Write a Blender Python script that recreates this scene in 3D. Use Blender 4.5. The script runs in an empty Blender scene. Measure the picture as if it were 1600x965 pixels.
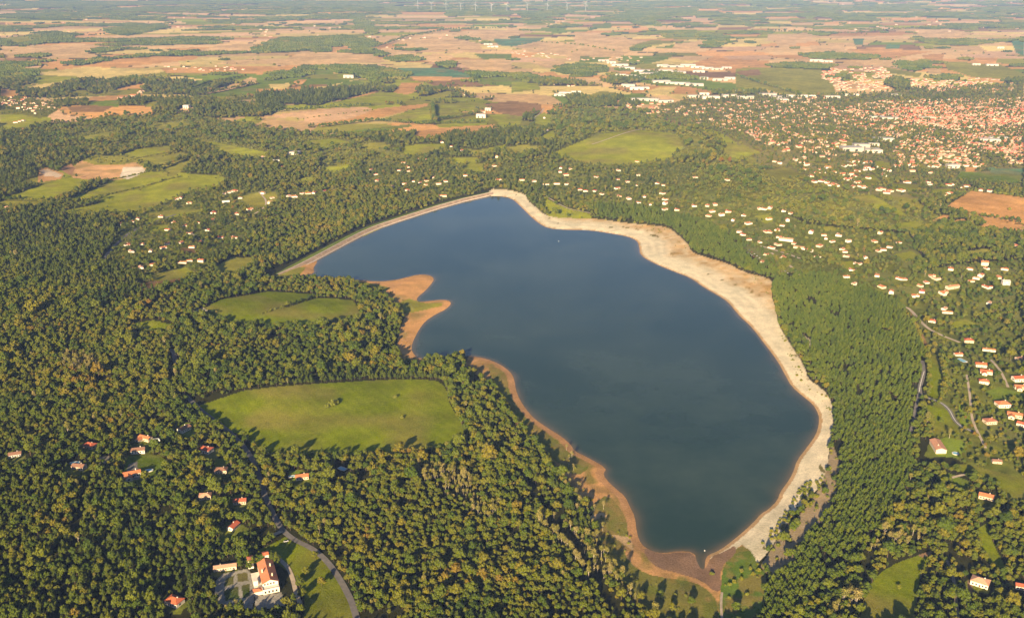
import bpy, bmesh, math, random
import numpy as np
from mathutils import Vector, Matrix
R = math.radians
SC = bpy.context.scene
COL = SC.collection

# ------------------------------------------------------------------ camera, sky, sun, exposure
H = 530.0            # camera height above the lake, metres
F = 1537.0           # focal length in pixels of the 1600 px wide photograph
PITCH = R(19.4)
SUN_EL, SUN_AZ = R(18.0), R(16.0)      # shadows run towards +Y turned 16 degrees to +X
cam = bpy.data.cameras.new('camera'); camo = bpy.data.objects.new('camera', cam); COL.objects.link(camo)
cam.sensor_fit = 'HORIZONTAL'; cam.sensor_width = 36; cam.lens = 36 * F / 1600
cam.clip_start = 1; cam.clip_end = 200000
camo.location = (0, 0, H); camo.rotation_euler = (R(90) - PITCH, 0, 0)
SC.camera = camo
w = bpy.data.worlds.new('World'); SC.world = w; w.use_nodes = True
nt = w.node_tree
sky = nt.nodes.new('ShaderNodeTexSky'); sky.sky_type = 'NISHITA'; sky.sun_disc = False
sky.sun_elevation = SUN_EL; sky.sun_rotation = R(180) + SUN_AZ
sky.altitude = 600; sky.air_density = 0.62; sky.dust_density = 0.6
bg = nt.nodes['Background']; bg.inputs[1].default_value = 0.05
nt.links.new(sky.outputs[0], bg.inputs[0])
sl = bpy.data.lights.new('sun', 'SUN'); so = bpy.data.objects.new('sun', sl); COL.objects.link(so)
sl.energy = 5.0; sl.angle = R(0.6); sl.color = (1.0, 0.76, 0.45)
sund = Vector((math.sin(SUN_AZ) * math.cos(SUN_EL), math.cos(SUN_AZ) * math.cos(SUN_EL), -math.sin(SUN_EL)))
so.rotation_euler = sund.to_track_quat('-Z', 'Y').to_euler(); so.location = (-300, -600, 900)
SC.view_settings.view_transform = 'Standard'; SC.view_settings.look = 'None'
SC.view_settings.exposure = 1.5; SC.view_settings.gamma = 1; SC.view_settings.use_curve_mapping = False
cy = SC.cycles
cy.max_bounces = 4; cy.diffuse_bounces = 1; cy.glossy_bounces = 2; cy.transmission_bounces = 2
cy.volume_bounces = 0; cy.transparent_max_bounces = 6; cy.use_denoising = True
cy.use_adaptive_sampling = True; cy.adaptive_threshold = 0.02; cy.caustics_reflective = False; cy.caustics_refractive = False
HAZE_DENSITY = 2.5e-5

rng = np.random.RandomState(7); random.seed(7)

# ------------------------------------------------------------------ helpers
def vnoise(x, y, seed=0):
    xi = np.floor(x).astype(np.int64); yi = np.floor(y).astype(np.int64)
    fx = x - xi; fy = y - yi
    fx = fx * fx * (3 - 2 * fx); fy = fy * fy * (3 - 2 * fy)
    def h(a, b):
        n = (a * 374761393 + b * 668265263 + seed * 362437) & 0x7fffffff
        n = ((n ^ (n >> 13)) * 1274126177) & 0x7fffffff
        return ((n ^ (n >> 16)) & 0xffff) / 65535.0
    return (h(xi, yi) * (1 - fx) + h(xi + 1, yi) * fx) * (1 - fy) + (h(xi, yi + 1) * (1 - fx) + h(xi + 1, yi + 1) * fx) * fy
def hash2(a, b, seed=0):
    n = (a.astype(np.int64) * 73856093 ^ b.astype(np.int64) * 19349663 ^ (seed * 83492791)) & 0x7fffffff
    n = ((n ^ (n >> 13)) * 1274126177) & 0x7fffffff
    n = ((n ^ (n >> 15)) * 374761393) & 0x7fffffff
    return ((n ^ (n >> 12)) & 0xffff) / 65535.0
def flat(u, v):
    """pixel of the photograph -> point on the plane z = 0"""
    u = np.asarray(u, float); v = np.asarray(v, float)
    a = (u - 800) / F; b = (482.5 - v) / F
    dy = math.cos(PITCH) + b * math.sin(PITCH); dz = -math.sin(PITCH) + b * math.cos(PITCH)
    t = H / -dz
    return a * t, dy * t
def pix(x, y, z=0):
    c = y * math.cos(PITCH) - (z - H) * math.sin(PITCH)
    return 800 + F * x / c, 482.5 - F * (y * math.sin(PITCH) + (z - H) * math.cos(PITCH)) / c
def P(s):
    a = np.array([float(t) for t in s.replace(',', ' ').split()]).reshape(-1, 2)
    return a
def smooth(a, b, x):
    t = np.clip((x - a) / (b - a), 0, 1); return t * t * (3 - 2 * t)
def inside(px, py, poly):
    r = np.zeros(px.shape, bool); n = len(poly)
    bb = (px >= poly[:, 0].min()) & (px <= poly[:, 0].max()) & (py >= poly[:, 1].min()) & (py <= poly[:, 1].max())
    idx = np.nonzero(bb)[0]
    if len(idx) == 0: return r
    x = px[idx]; y = py[idx]; c = np.zeros(len(idx), bool)
    for i in range(n):
        x1, y1 = poly[i]; x2, y2 = poly[i - 1]
        if y1 == y2: continue
        c ^= ((y1 > y) != (y2 > y)) & (x < (x2 - x1) * (y - y1) / (y2 - y1) + x1)
    r[idx] = c; return r
def segdist(px, py, pts, closed=False):
    d = np.full(px.shape, 1e12); n = len(pts)
    for i in range(n if closed else n - 1):
        x1, y1 = pts[i]; x2, y2 = pts[(i + 1) % n]
        vx, vy = x2 - x1, y2 - y1; L = vx * vx + vy * vy + 1e-9
        t = np.clip(((px - x1) * vx + (py - y1) * vy) / L, 0, 1)
        d = np.minimum(d, (px - x1 - t * vx) ** 2 + (py - y1 - t * vy) ** 2)
    return np.sqrt(d)
def smoothpoly(p, k=1, closed=True):
    for _ in range(k):
        if closed:
            q = np.roll(p, -1, 0); p = np.stack([p * .75 + q * .25, p * .25 + q * .75], 1).reshape(-1, 2)
        else:
            q = p[1:]; m = np.stack([p[:-1] * .75 + q * .25, p[:-1] * .25 + q * .75], 1).reshape(-1, 2)
            p = np.vstack([p[:1], m, p[-1:]])
    return p

# ------------------------------------------------------------------ the lake outline (photograph pixels on the water level)
LAKE_PX = P('''495,406 580,362 650,336 712,318 755,307.5 775,306 799,309 815,324 830,339 842,349 857,357 885,359 920,359.5 950,364 980,369 996,376
999,386 1000,398 1017,409 1050,423 1080,434 1100,449 1122,461 1137,471 1146,482 1156,494 1175,511 1200,544 1215,564 1226,584 1237,604 1255,619 1270,631
1279,646 1280,661 1275,679 1262,697 1245,719 1240,736 1232,751 1219,768 1215,781 1200,796 1190,801 1175,818 1150,840 1125,859 1107,866 1102,873 1101,889 1096,889
1089,878 1085,862 1060,860 1035,864 1017,860 1002,850 995,833 992,806 985,793 977,775 962,763 945,746 943,739 948,731 920,715 897,704 892,694 877,681
857,669 835,654 822,639 812,624 806,609 804,594 800,584 792,576 780,568 757,559 737,556 722,556 700,560 675,561 655,560 647,554 642,544 646,531 655,514 665,501 682,490
697,483 705,475 703,470 694,468 680,469 665,471 651,471 652,464 665,454 675,442 679,435 670,429 652,429 637,433 615,438 587,440 560,437 537,437 507,435
482,434 477,432 492,426 489,419 495,411''')
lx, ly = flat(LAKE_PX[:, 0], LAKE_PX[:, 1])
LAKE = smoothpoly(np.stack([lx, ly], 1), 1)
DAM_PX = P('440,433 470,419 496,405.5 560,371 580,361.5 604,352 712,317.5 772,304')
dx_, dy_ = flat(DAM_PX[:, 0], DAM_PX[:, 1]); DAMW = np.stack([dx_, dy_], 1)

def lake_sd(x, y):
    """signed distance to the waterline, negative in the water"""
    d = np.full(x.shape, 400.0)
    m = (x > LAKE[:, 0].min() - 400) & (x < LAKE[:, 0].max() + 400) & (y > LAKE[:, 1].min() - 400) & (y < LAKE[:, 1].max() + 400)
    i = np.nonzero(m)[0]
    if len(i):
        dd = segdist(x[i], y[i], LAKE, True); dd[inside(x[i], y[i], LAKE)] *= -1
        d[i] = np.minimum(dd, 400)
    return d
HILLS = []
for (u, v, rx, ry, h, deg) in [(1010, 232, 520, 330, 42, 0), (1290, 320, 500, 260, 30, 0), (1345, 560, 90, 330, 26, 0), (120, 470, 330, 330, 22, 0),
                               (640, 235, 480, 220, 12, 0), (300, 175, 800, 300, 25, 0), (1500, 420, 200, 260, 18, 0), (40, 780, 90, 130, 14, 0)]:
    a, b = flat(u, v); HILLS.append((float(a), float(b), rx, ry, h))
def height(x, y, sd=None):
    x = np.asarray(x, float); y = np.asarray(y, float)
    if sd is None: sd = lake_sd(x, y)
    h = np.zeros(x.shape)
    for a, b, rx, ry, hh in HILLS: h += hh * np.exp(-((x - a) / rx) ** 2 - ((y - b) / ry) ** 2)
    h += 9 * (vnoise(x / 420, y / 420, 3) - .3) * smooth(500, 1200, y)
    h += 9 * (vnoise(x / 150, y / 150, 4) - .4) * smooth(3200, 2400, y)
    far = smooth(4200, 7000, y)
    h += far * 26 * (vnoise(x / 2600, y / 1900, 5) - .3) + far * 7 * vnoise(x / 900, y / 700, 8)
    h *= smooth(20, 260, sd)
    shore = np.where(sd > 0, 2.2 * (1 - np.exp(-sd / 22)) + np.minimum(sd, 60) * .03, np.maximum(sd * .12, -7.0))
    return h + shore + .45 * (vnoise(x / 13, y / 13, 11) - .5) * smooth(4, 25, np.abs(sd))
def at(u, v, iters=14):
    """pixel of the photograph -> world x, y, z on the relief"""
    u = np.atleast_1d(np.asarray(u, float)); v = np.atleast_1d(np.asarray(v, float))
    a = (u - 800) / F; b = (482.5 - v) / F
    dy = math.cos(PITCH) + b * math.sin(PITCH); dz = -math.sin(PITCH) + b * math.cos(PITCH)
    z = np.zeros(u.shape)
    for k in range(iters):
        t = (z - H) / dz; zn = height(a * t, dy * t); z = z * .4 + zn * .6
    t = (z - H) / dz
    return a * t, dy * t, height(a * t, dy * t)
def wp(poly):
    x, y, z = at(poly[:, 0], poly[:, 1]); return np.stack([x, y], 1)

# ------------------------------------------------------------------ land cover: colour, tree density, polygon (photograph pixels)
TAN, ORG, PINK, YEL = (.60, .40, .19), (.57, .31, .11), (.58, .37, .21), (.62, .48, .17)
GRN, GRN2, OLV, TEAL, BRN = (.16, .22, .02), (.28, .30, .020), (.26, .25, .035), (.11, .22, .11), (.27, .16, .07)
SOIL, SAND, DIRT, GREY = (.52, .29, .12), (.68, .60, .45), (.38, .22, .10), (.32, .30, .27)
MEADOW = (.165, .205, .004)
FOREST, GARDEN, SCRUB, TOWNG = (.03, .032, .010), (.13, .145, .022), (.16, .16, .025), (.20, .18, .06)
COVER = []
def C(color, s, dens=0.0, sm=0, kind=None): COVER.append([color, dens, kind, P(s), sm])
# residential and scrub zones with thinner trees
C(GARDEN, '170,392 205,330 250,318 300,300 380,290 440,298 440,318 400,345 380,380 330,400 320,425 230,440 170,420', .45)
C(SCRUB, '450,318 440,300 480,290 520,296 520,312', .4)
C(GARDEN, '560,255 640,235 700,245 790,250 830,285 770,292 690,312 620,300 570,290', .6)
C(GARDEN, '815,270 850,255 1000,245 1120,260 1200,300 1210,330 1180,400 1150,370 1090,345 1000,325 925,322 850,305', .42)
C(GARDEN, '1110,318 1200,318 1260,350 1420,365 1440,400 1400,470 1340,448 1290,430 1215,425 1170,395', .36)
C(GARDEN, '1400,470 1420,430 1480,415 1600,405 1600,560 1600,700 1600,760 1500,720 1455,690 1460,600 1450,545 1420,490', .34)
C(SCRUB, '1130,240 1200,262 1270,285 1360,300 1450,330 1500,350 1430,362 1300,350 1230,330 1150,300 1080,270', .55, 0, 'scrub')
C(SCRUB, '860,175 900,165 1010,172 1080,200 1120,240 1060,245 1060,215 985,208 910,215 870,225', .55, 0, 'scrub')
C(TOWNG, '1010,172 1090,150 1200,148 1330,148 1420,140 1600,130 1600,300 1520,300 1440,312 1330,300 1240,280 1170,240 1100,200', .5, 0, 'town')
C(SCRUB, '0,150 30,150 85,160 90,172 40,205 0,210', .2, 0, 'town')
# far and middle fields
for c, s in [
 (TAN, '0,74 62,72 120,68 155,71 140,80 107,85 50,82 15,88 0,90'), (ORG, '122,101 187,92 250,88 310,88 307,94 250,96 215,100 130,103'),
 (YEL, '277,96 337,89 355,96 322,100 285,100'), (YEL, '50,115 130,105 250,107 260,111 225,118 182,121 150,120 120,123 70,117'),
 (ORG, '250,107 400,103 400,112 330,112 262,112'), (TAN, '355,96 400,89 400,97 362,100'), (TAN, '295,80 340,72 400,68 400,78 330,80'),
 (GRN2, '57,118 120,119 120,124 70,130 50,127'), (YEL, '30,135 70,131 120,125 110,129 70,138 38,136'), (ORG, '0,139 32,143 24,149 0,148'),
 (ORG, '140,152 223,146 222,150 190,155 140,158'), (GRN, '137,159 190,156 185,165 140,166'), (BRN, '105,167 140,165 178,166 160,173 112,172'),
 (GRN, '295,142 295,135 307,125 350,124 325,135 312,141'), (TAN, '320,142 390,121 400,122 400,130 345,140 322,144'), (GRN, '325,145 400,132 440,132 430,143 400,146 340,148'),
 (PINK, '272,172 290,166 303,168 302,171 280,173'), (OLV, '225,162 245,158 244,164 228,164'), (OLV, '185,180 200,178 198,184 180,184'),
 (GRN2, '290,218 325,212 345,214 395,205 440,214 450,222 430,228 455,236 400,247 370,245 340,240 332,226'), (OLV, '350,222 395,210 420,216 400,224'),
 (GRN2, '0,180 30,178 60,185 80,183 80,189 40,196 0,200'), (OLV, '0,60 40,55 60,62 20,68'),
 (TAN, '432,96 465,84 495,81 590,85 585,90 607,94 585,96 540,96 500,100 457,101 437,99'), (TAN, '572,75 652,80 650,85 612,85'), (ORG, '505,75 550,71 552,77 515,79'),
 (TAN, '607,65 650,59 700,56 710,60 745,67 755,75 712,82 670,76 650,68'), (TAN, '695,52 750,46 800,47 845,50 800,54 800,60 750,60'), (YEL, '602,102 645,99 677,101 670,105 625,106'),
 (ORG, '400,103 470,103 457,110 400,114'), (TAN, '655,86 690,84 712,88 690,96 665,93'), (GRN, '740,84 800,84 800,90 760,92'), (TAN, '710,94 800,92 800,112 740,108'),
 (ORG, '640,120 687,118 737,119 737,122 650,124'), (TEAL, '620,106 690,106 740,114 735,119 690,117 640,117'), (YEL, '472,135 510,132 575,120 582,122 540,128 505,138 475,139'),
 (ORG, '400,140 472,136 470,141 400,143'), (ORG, '460,126 480,124 472,129 455,131'), (YEL, '420,132 455,130 450,135 425,137'), (GRN2, '520,157 592,144 650,145 657,148 635,155 575,165 530,163'),
 (ORG, '615,142 627,130 662,130 650,140 637,145'), (GRN, '480,110 525,108 520,113 490,113'), (GRN2, '525,115 560,115 555,119 530,120'),
 (PINK, '410,179 500,170 572,167 585,171 487,185 465,181 430,181'), (PINK, '465,187 585,171 612,172 550,182 495,190'), (ORG, '590,170 670,162 667,166 600,180 500,195 492,191 550,182'),
 (GRN2, '590,185 670,166 675,190 652,191 640,185'), (GRN2, '680,165 740,164 745,170 682,175'), (OLV, '687,180 725,176 700,186 685,190'), (GRN2, '680,192 750,181 765,185 760,192 687,197'),
 (GRN2, '765,180 800,176 818,182 812,192 785,195'), (GRN2, '832,182 850,176 861,180 860,198 838,198'), (ORG, '646,214 652,204 775,194 745,207 712,206 675,215'),
 (BRN, '755,163 800,158 845,163 847,170 815,179 780,174'), (GRN2, '631,241 632,227 695,224 700,230 665,240'), (GRN2, '722,262 732,256 755,256 755,268 730,266'), (GRN, '520,205 640,194 645,198 560,207'),
 (GRN2, '700,228 745,232 790,226 785,232 740,240'), (OLV, '665,148 700,142 720,146 690,150'), (GRN, '735,122 800,120 830,128 800,132 750,128'),
 (TEAL, '770,62 800,60 850,60 830,68 800,70 780,68'), (TAN, '800,73 845,64 900,66 975,70 1000,72 975,82 960,92 907,88 875,85 837,80'), (TAN, '887,52 950,51 945,57 1025,62 975,70 900,63'),
 (OLV, '985,69 1020,62 1050,65 1025,69'), (TAN, '1055,69 1100,63 1110,66 1087,75 1050,73'), (GRN, '985,96 1025,86 1050,89 1020,96'), (YEL, '1017,96 1050,91 1072,94 1060,99'),
 (ORG, '1070,100 1122,86 1137,92 1200,95 1205,103 1100,103'), (TAN, '825,97 882,95 882,100 857,104'), (TAN, '800,107 835,107 825,113 800,114'), (GRN, '907,88 955,90 940,95 905,94'),
 (ORG, '835,115 865,112 880,119 840,120'), (TAN, '885,122 935,122 942,131 920,130'), (GRN2, '800,128 840,130 845,137 800,142'), (YEL, '815,142 862,137 880,140 860,147'), (OLV, '907,150 940,142 967,146 940,152'),
 (YEL, '1002,142 1032,136 1057,136 1045,145 1025,147'), (YEL, '1035,147 1072,147 1090,152 1060,153'), (ORG, '955,115 985,112 995,117 965,118'), (GRN, '970,150 1000,148 1020,154 980,158'),
 (OLV, '1150,107 1200,105 1290,110 1300,125 1307,147 1240,150 1200,138 1150,134'), (BRN, '1150,112 1185,108 1190,114 1160,117'),
 (GRN2, '860,238 905,222 930,212 985,203 1055,209 1068,230 1040,247 980,256 930,254 893,248'), (OLV, '1062,212 1092,213 1097,222 1075,220'), (GRN2, '845,212 865,203 867,215 848,217'),
 (TEAL, '1332,60 1350,60 1348,67 1335,67'), (TEAL, '1375,73 1390,69 1407,71 1402,75 1378,75'), (ORG, '1322,77 1375,75 1445,80 1462,80 1390,90 1375,88'), (TAN, '1210,62 1240,60 1245,68 1215,70'),
 (TAN, '1265,72 1320,70 1320,78 1270,79'), (TAN, '1430,48 1480,45 1520,52 1500,60 1440,58'), (TEAL, '1160,30 1165,30 1165,32 1160,32'), (GRN, '925,38 955,36 955,42 928,42'), (TAN, '1200,54 1260,52 1310,57 1240,59 1200,60'),
 (ORG, '1440,86 1475,84 1472,96 1448,95'), (OLV, '1475,96 1560,100 1600,112 1600,122 1520,118 1480,108'), (TAN, '1447,107 1470,108 1470,113 1452,112'), (OLV, '1380,104 1440,112 1435,118 1390,112'),
 (ORG, '1515,90 1560,90 1555,97 1520,98'), (TEAL, '1580,65 1600,62 1600,85 1588,80'), (OLV, '1300,218 1335,222 1330,230 1305,228'), (BRN, '1160,205 1200,195 1190,200 1165,210'),
 (ORG, '1480,322 1495,312 1517,298 1600,309 1640,315 1640,352 1600,347 1550,341 1512,335'), (ORG, '1520,339 1562,345 1600,352 1640,358 1640,366 1600,364 1570,362 1530,358 1537,349'),
 (ORG, '1458,341 1475,335 1488,337 1466,343'), (ORG, '1488,345 1505,342 1518,350 1500,352'), (GRN, '1467,244 1500,243 1512,252 1495,256 1470,254'), (GRN, '1492,276 1502,268 1547,270 1600,272 1600,283 1550,282'),
 (ORG, '1508,262 1527,262 1526,265 1508,265'), (TEAL, '1540,262 1600,264 1600,270 1550,268'), (GRN2, '1345,279 1365,272 1380,282 1355,290'), (GRN2, '1392,287 1440,289 1435,297 1395,292'), (GRN2, '1365,250 1390,255 1395,262 1370,260'),
 (GRN2, '1455,296 1490,294 1485,302 1460,302'), (GRN2, '1330,308 1362,304 1405,325 1420,335 1375,325'), (OLV, '1285,355 1300,353 1310,360 1290,362'),
 (GRN2, '0,308 97,279 147,283 105,303 82,311 30,309'), (GRN2, '105,310 175,284 237,269 265,279 205,296 137,314'), (GRN2, '95,327 137,319 282,277 327,281 330,287 265,308 225,329 150,333 107,332'),
 (OLV, '0,314 75,314 60,322 0,322'), (GRN2, '190,240 215,233 262,228 278,234 240,247 212,251'), (OLV, '215,253 282,237 300,243 255,260 240,262'), (OLV, '250,264 300,247 298,258 270,275 255,270'),
 (GRN2, '230,334 275,327 322,328 270,337 232,347'), (GRN2, '225,438 241,430 290,417 300,424 290,436 258,440'), (BRN, '215,442 258,438 295,433 280,445 250,452 222,455'), (OLV, '337,417 362,402 398,402 392,417 362,430 342,427'),
 (GRN2, '240,352 262,352 265,362 232,360'), (OLV, '375,307 400,302 430,300 435,310 412,325 390,322'), (BRN, '280,388 300,388 310,394 285,396')]:
    C(c, s)
C((.62, .36, .17), '120,254 150,244 190,246 220,257 232,267 212,275 185,281 150,283 125,279 110,277 115,262', 0, 1, 'soil')
C(OLV, '125,250 150,242 195,244 215,252 190,258 150,258', .1); C((.66, .58, .48), '192,262 222,261 230,268 200,277 187,274')
C(SCRUB, '60,200 170,180 300,178 460,205 560,215 640,245 560,262 470,250 300,215 200,232 90,240', .6, 0, 'scrub')
for c_, s_ in [(GRN2, '120,212 175,205 190,211 140,219'), (OLV, '230,196 285,190 300,196 250,203'), (GRN2, '470,222 520,216 545,222 500,231'), (OLV, '560,226 600,222 610,229 575,234'), (GRN2, '500,262 540,256 556,262 520,270'), (GRN2, '700,248 745,245 750,251 712,255'),
               (OLV, '780,232 820,226 850,230 815,240'), (GRN2, '1120,232 1160,226 1190,236 1150,246'), (OLV, '1190,268 1235,262 1262,272 1220,280'), (GRN2, '1390,352 1430,345 1460,356 1420,364'), (GRN2, '1395,398 1425,392 1440,402 1415,410'), (GRN2, '1480,505 1510,498 1530,508 1500,518'), (GRN2, '1310,412 1330,407 1345,416 1325,421'), (GRN2, '1180,338 1200,334 1212,341 1195,347'), (OLV, '1500,395 1540,388 1560,397 1520,404')]:
    C(c_, s_)
C(SOIL, '60,266 72,262 100,271 95,277 60,282'); C((.58, .45, .34), '62,267 74,264 98,271 92,274 70,272')
C((.36, .2, .1), '93,262 112,256 118,262 112,272 100,266')
# meadows near the lake
C(MEADOW, '312,486 345,468 420,455 490,459 496,463 422,492 392,508 330,500'); C(MEADOW, '404,500 496,465 552,469 566,496 484,510 420,512')
C(MEADOW, '205,506 240,500 268,507 265,520 230,518'); C(SAND, '296,486 318,481 325,486 303,489')
C(MEADOW, '295,628 350,614 480,600 600,592 680,592 698,606 702,632 722,658 726,690 700,700 640,708 560,713 440,713 405,703 385,683 350,668 322,648', sm=1)
C(GRN2, '850,308 882,324 922,334 925,342 862,342 847,327', .12, 0, 'scrub')
# shores
SANDR = '762,294 800,297 822,304 824,313 837,323 850,336 875,341 907,341 940,342 975,348 1012,351 1045,355 1056,364 1076,381 1079,393 1100,401 1137,411 1162,425 1200,434 1207,440 1205,460 1212,482 1217,509 1237,541 1257,571 1262,592 1285,607 1297,622 1303,643 1301,674 1296,697 1293,730 1283,758 1262,780 1238,806 1218,835 1200,862 1185,878 1150,905 1120,900 1100,895'
back = ' '.join('%g,%g' % (a, b) for a, b in [(1100, 860), (1130, 840), (1180, 790), (1230, 735), (1260, 680), (1262, 650), (1240, 625), (1200, 570), (1130, 490), (1080, 450), (1000, 415), (975, 385), (900, 370), (840, 360), (800, 325), (770, 312)])
C(SAND, SANDR + ' ' + back, 0, 1, 'sand')
C(SOIL, '434,430 470,408 500,408 492,425 470,436 445,434'); C(OLV, '434,430 465,416 478,418 470,428 448,432')
C(SOIL, '540,434 590,434 660,422 690,430 685,450 665,468 715,465 715,480 690,496 665,520 655,550 665,566 640,570 622,560 620,535 627,508 635,490 612,470 590,455 558,446', 0, 1, 'soil')
C(OLV, '620,474 640,466 668,474 690,473 690,478 655,486 632,490'); C(OLV, '560,441 590,444 610,450 600,455 570,446')
C(SOIL, '725,572 735,552 780,556 812,580 815,605 840,650 890,685 960,730 975,760 1005,800 1010,840 1035,858 1060,855 1110,860 1110,880 1130,870 1160,850 1180,870 1160,905 1140,930 1135,975 1030,975 1000,940 975,900 940,845 925,800 890,765 865,725 845,700 815,672 790,640 775,610 748,588', 0, 0, 'shore')
C((.17, .17, .035), '760,575 775,572 798,590 800,610 825,650 860,680 905,715 925,728 900,745 870,722 850,700 815,672 795,640 780,612', 0, 1, 'shore')
C((.17, .165, .035), '925,790 950,770 975,800 985,835 970,850 985,880 1010,896 1040,902 1085,908 1108,922 1122,940 1122,990 1030,975 985,930 950,870 925,820', 0, 1, 'shore')
C((.11, .18, .022), '1130,880 1155,850 1175,860 1185,885 1200,900 1190,975 1120,975 1125,930', 0, 1, 'shore')
C((.25, .155, .10), '1005,852 1035,866 1060,862 1085,864 1100,892 1112,868 1130,862 1150,850 1150,865 1125,885 1128,920 1118,925 1095,905 1060,895 1030,888 1010,872', 0, 1, 'mud')
C((.5, .35, .2), '900,812 940,800 950,806 925,812'); C((.52, .36, .2), '955,835 985,838 990,860 975,850')
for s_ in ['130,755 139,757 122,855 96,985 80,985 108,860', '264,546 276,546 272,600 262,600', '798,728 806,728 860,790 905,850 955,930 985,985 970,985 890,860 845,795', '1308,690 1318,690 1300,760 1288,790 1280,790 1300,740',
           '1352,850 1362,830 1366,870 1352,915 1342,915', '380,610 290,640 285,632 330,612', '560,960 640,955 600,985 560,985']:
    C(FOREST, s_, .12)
for u_, v_ in P('24,712 141,698 225,688 216,706 207,745 124,731 288,672 322,705 346,737 321,777 375,785 365,824 273,942 352,888 472,747 1531,912 1541,778 1465,700 1546,660 1566,634 1585,652 1532,572 1541,584 1537,598 1497,555 1592,594 1545,548 1513,534 1557,722 1410,905'):
    C((.12, .14, .02), ' '.join('%g,%g' % (u_ + 21 * math.cos(a_) * (1 + .3 * math.sin(3 * a_ + u_)), v_ + 2 + 14 * math.sin(a_) * (1 + .25 * math.sin(2 * a_ + v_))) for a_ in [i_ * .5236 for i_ in range(12)]), .45, 0, 'garden')
C((.32, .25, .16), '1300,690 1314,730 1304,780 1284,812 1258,846 1238,884 1206,905 1188,884 1215,842 1260,792 1285,755 1294,720', .3, 0, 'scrub')
# ground of the near right side
C(MEADOW, '1449,556 1465,554 1472,584 1470,619 1460,621 1449,616 1452,589'); C(MEADOW, '1445,631 1482,641 1490,664 1500,676 1496,683 1460,676 1462,654 1450,644')
C(GRN, '1540,611 1562,604 1600,614 1640,620 1640,626 1600,626 1550,624'); C(BRN, '1415,484 1422,484 1448,534 1455,556 1448,556 1440,534 1428,505')
C(SAND, '1252,522 1267,531 1267,541 1255,534'); C(MEADOW, '1340,985 1352,923 1375,893 1407,876 1452,861 1457,873 1440,885 1434,923 1425,985', sm=1)
C(MEADOW, '1460,728 1512,725 1600,748 1640,760 1640,800 1600,786 1575,782 1555,756 1520,740'); C(GRN, '1458,730 1512,750 1525,760 1500,772 1478,748')
C(MEADOW, '1524,828 1542,816 1552,848 1570,883 1560,890 1540,873'); C(GRN, '1455,690 1480,682 1510,690 1500,715 1462,712', .1)
C(GRN, '1498,630 1520,640 1510,668 1500,660', .2); C((.3, .19, .11), '1435,866 1455,860 1456,868 1440,870'); C((.3, .2, .12), '1512,905 1521,905 1518,950 1510,950')
# estate and villa gardens
C(MEADOW, '395,862 425,850 450,835 478,846 500,862 522,892 545,938 560,985 470,985 478,940 468,905 440,885 425,872', 0, 1)
C(GREY, '338,905 350,895 385,888 392,895 398,925 395,950 345,950 335,925', 0, 0, 'paving'); C((.05, .08, .02), '352,904 366,898 364,912 350,916'); C((.05, .08, .02), '370,896 386,893 388,906 372,909'); C((.05, .08, .02), '350,922 372,915 374,935 352,938'); C((.05, .08, .02), '377,914 390,911 391,930 380,934')
C(GREY, '398,930 440,925 445,945 400,955', 0, 0, 'paving')
C(GRN, '200,712 250,710 268,728 245,742 215,748 190,740'); C(GRN, '285,660 300,660 305,682 285,682', 0); C(GRN, '342,835 362,815 372,820 366,845 345,848'); C(GRN, '330,716 350,716 360,735 340,738')
C(GREY, '155,712 170,712 172,724 155,724'); C(GREY, '200,726 214,720 218,748 196,752')
C(GRN, '450,735 480,735 488,750 455,752')
COVER_W = []
for c, dens, kind, poly, sm in COVER:
    if dens < .05 and kind is None and poly[:, 1].mean() < 345:      # trees in front hide the near edge of a field: it reaches that much nearer
        poly = poly.copy(); poly[:, 1] += np.where(poly[:, 1] > poly[:, 1].mean(), 3.0, 0)
    p = wp(poly)
    if sm: p = smoothpoly(p, sm)
    COVER_W.append((np.array(c), dens, kind, p))
TOWN_ID = [i for i, c in enumerate(COVER_W) if c[2] == 'town']

# explicit far woods (over the field mosaic)
WOODS = [wp(P(s)) for s in '''0,60 40,57 100,52 120,62 60,70 0,73|165,46 255,38 262,44 200,56 170,52|22,84 60,75 105,84 60,91 30,90|100,100 160,92 300,80 400,74 400,82 300,88 180,98 120,103
0,105 30,107 50,113 30,120 0,124|0,125 40,120 70,124 50,131 10,138|62,142 110,122 145,124 150,135 120,142 80,146|130,140 190,120 235,119 250,126 200,135 150,148|220,140 240,127 290,128 302,132 270,140 230,144
310,114 350,110 378,113 350,118|400,74 440,60 560,56 590,70 560,80 500,78 450,82 400,84|420,126 440,110 480,103 590,104 640,120 600,128 560,122 520,112 470,120|548,26 572,34 590,50 582,56 560,40|590,78 610,80 600,90 585,88
600,90 640,86 660,95 620,97|680,100 700,95 712,105 690,110|400,145 470,140 560,138 600,138 560,150 520,158 500,165 400,160|800,18 900,17 870,27 820,28|930,30 1000,15 1090,12 1080,25 1000,30|700,18 800,18 800,24 700,26
0,5 200,3 200,10 60,12|870,103 930,100 950,112 900,118 868,112|935,125 990,122 1000,130 960,133|970,80 1000,70 1015,72 1000,80|1090,75 1120,55 1140,60 1120,75|1250,85 1300,84 1370,88 1360,94 1270,92|1420,60 1500,58 1550,68 1500,72 1450,68
1400,98 1450,96 1455,106 1430,112 1410,108|1450,120 1500,118 1500,127 1460,124|1380,132 1400,122 1430,140 1470,150 1440,155|1565,116 1600,112 1600,135 1580,140|880,150 960,152 1000,158 1000,166 900,168|1090,155 1110,155 1150,158 1120,162|452,418 560,364 700,320 768,302 765,272 620,296 500,330 440,380'''.replace('\n', '|').split('|')]

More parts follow.
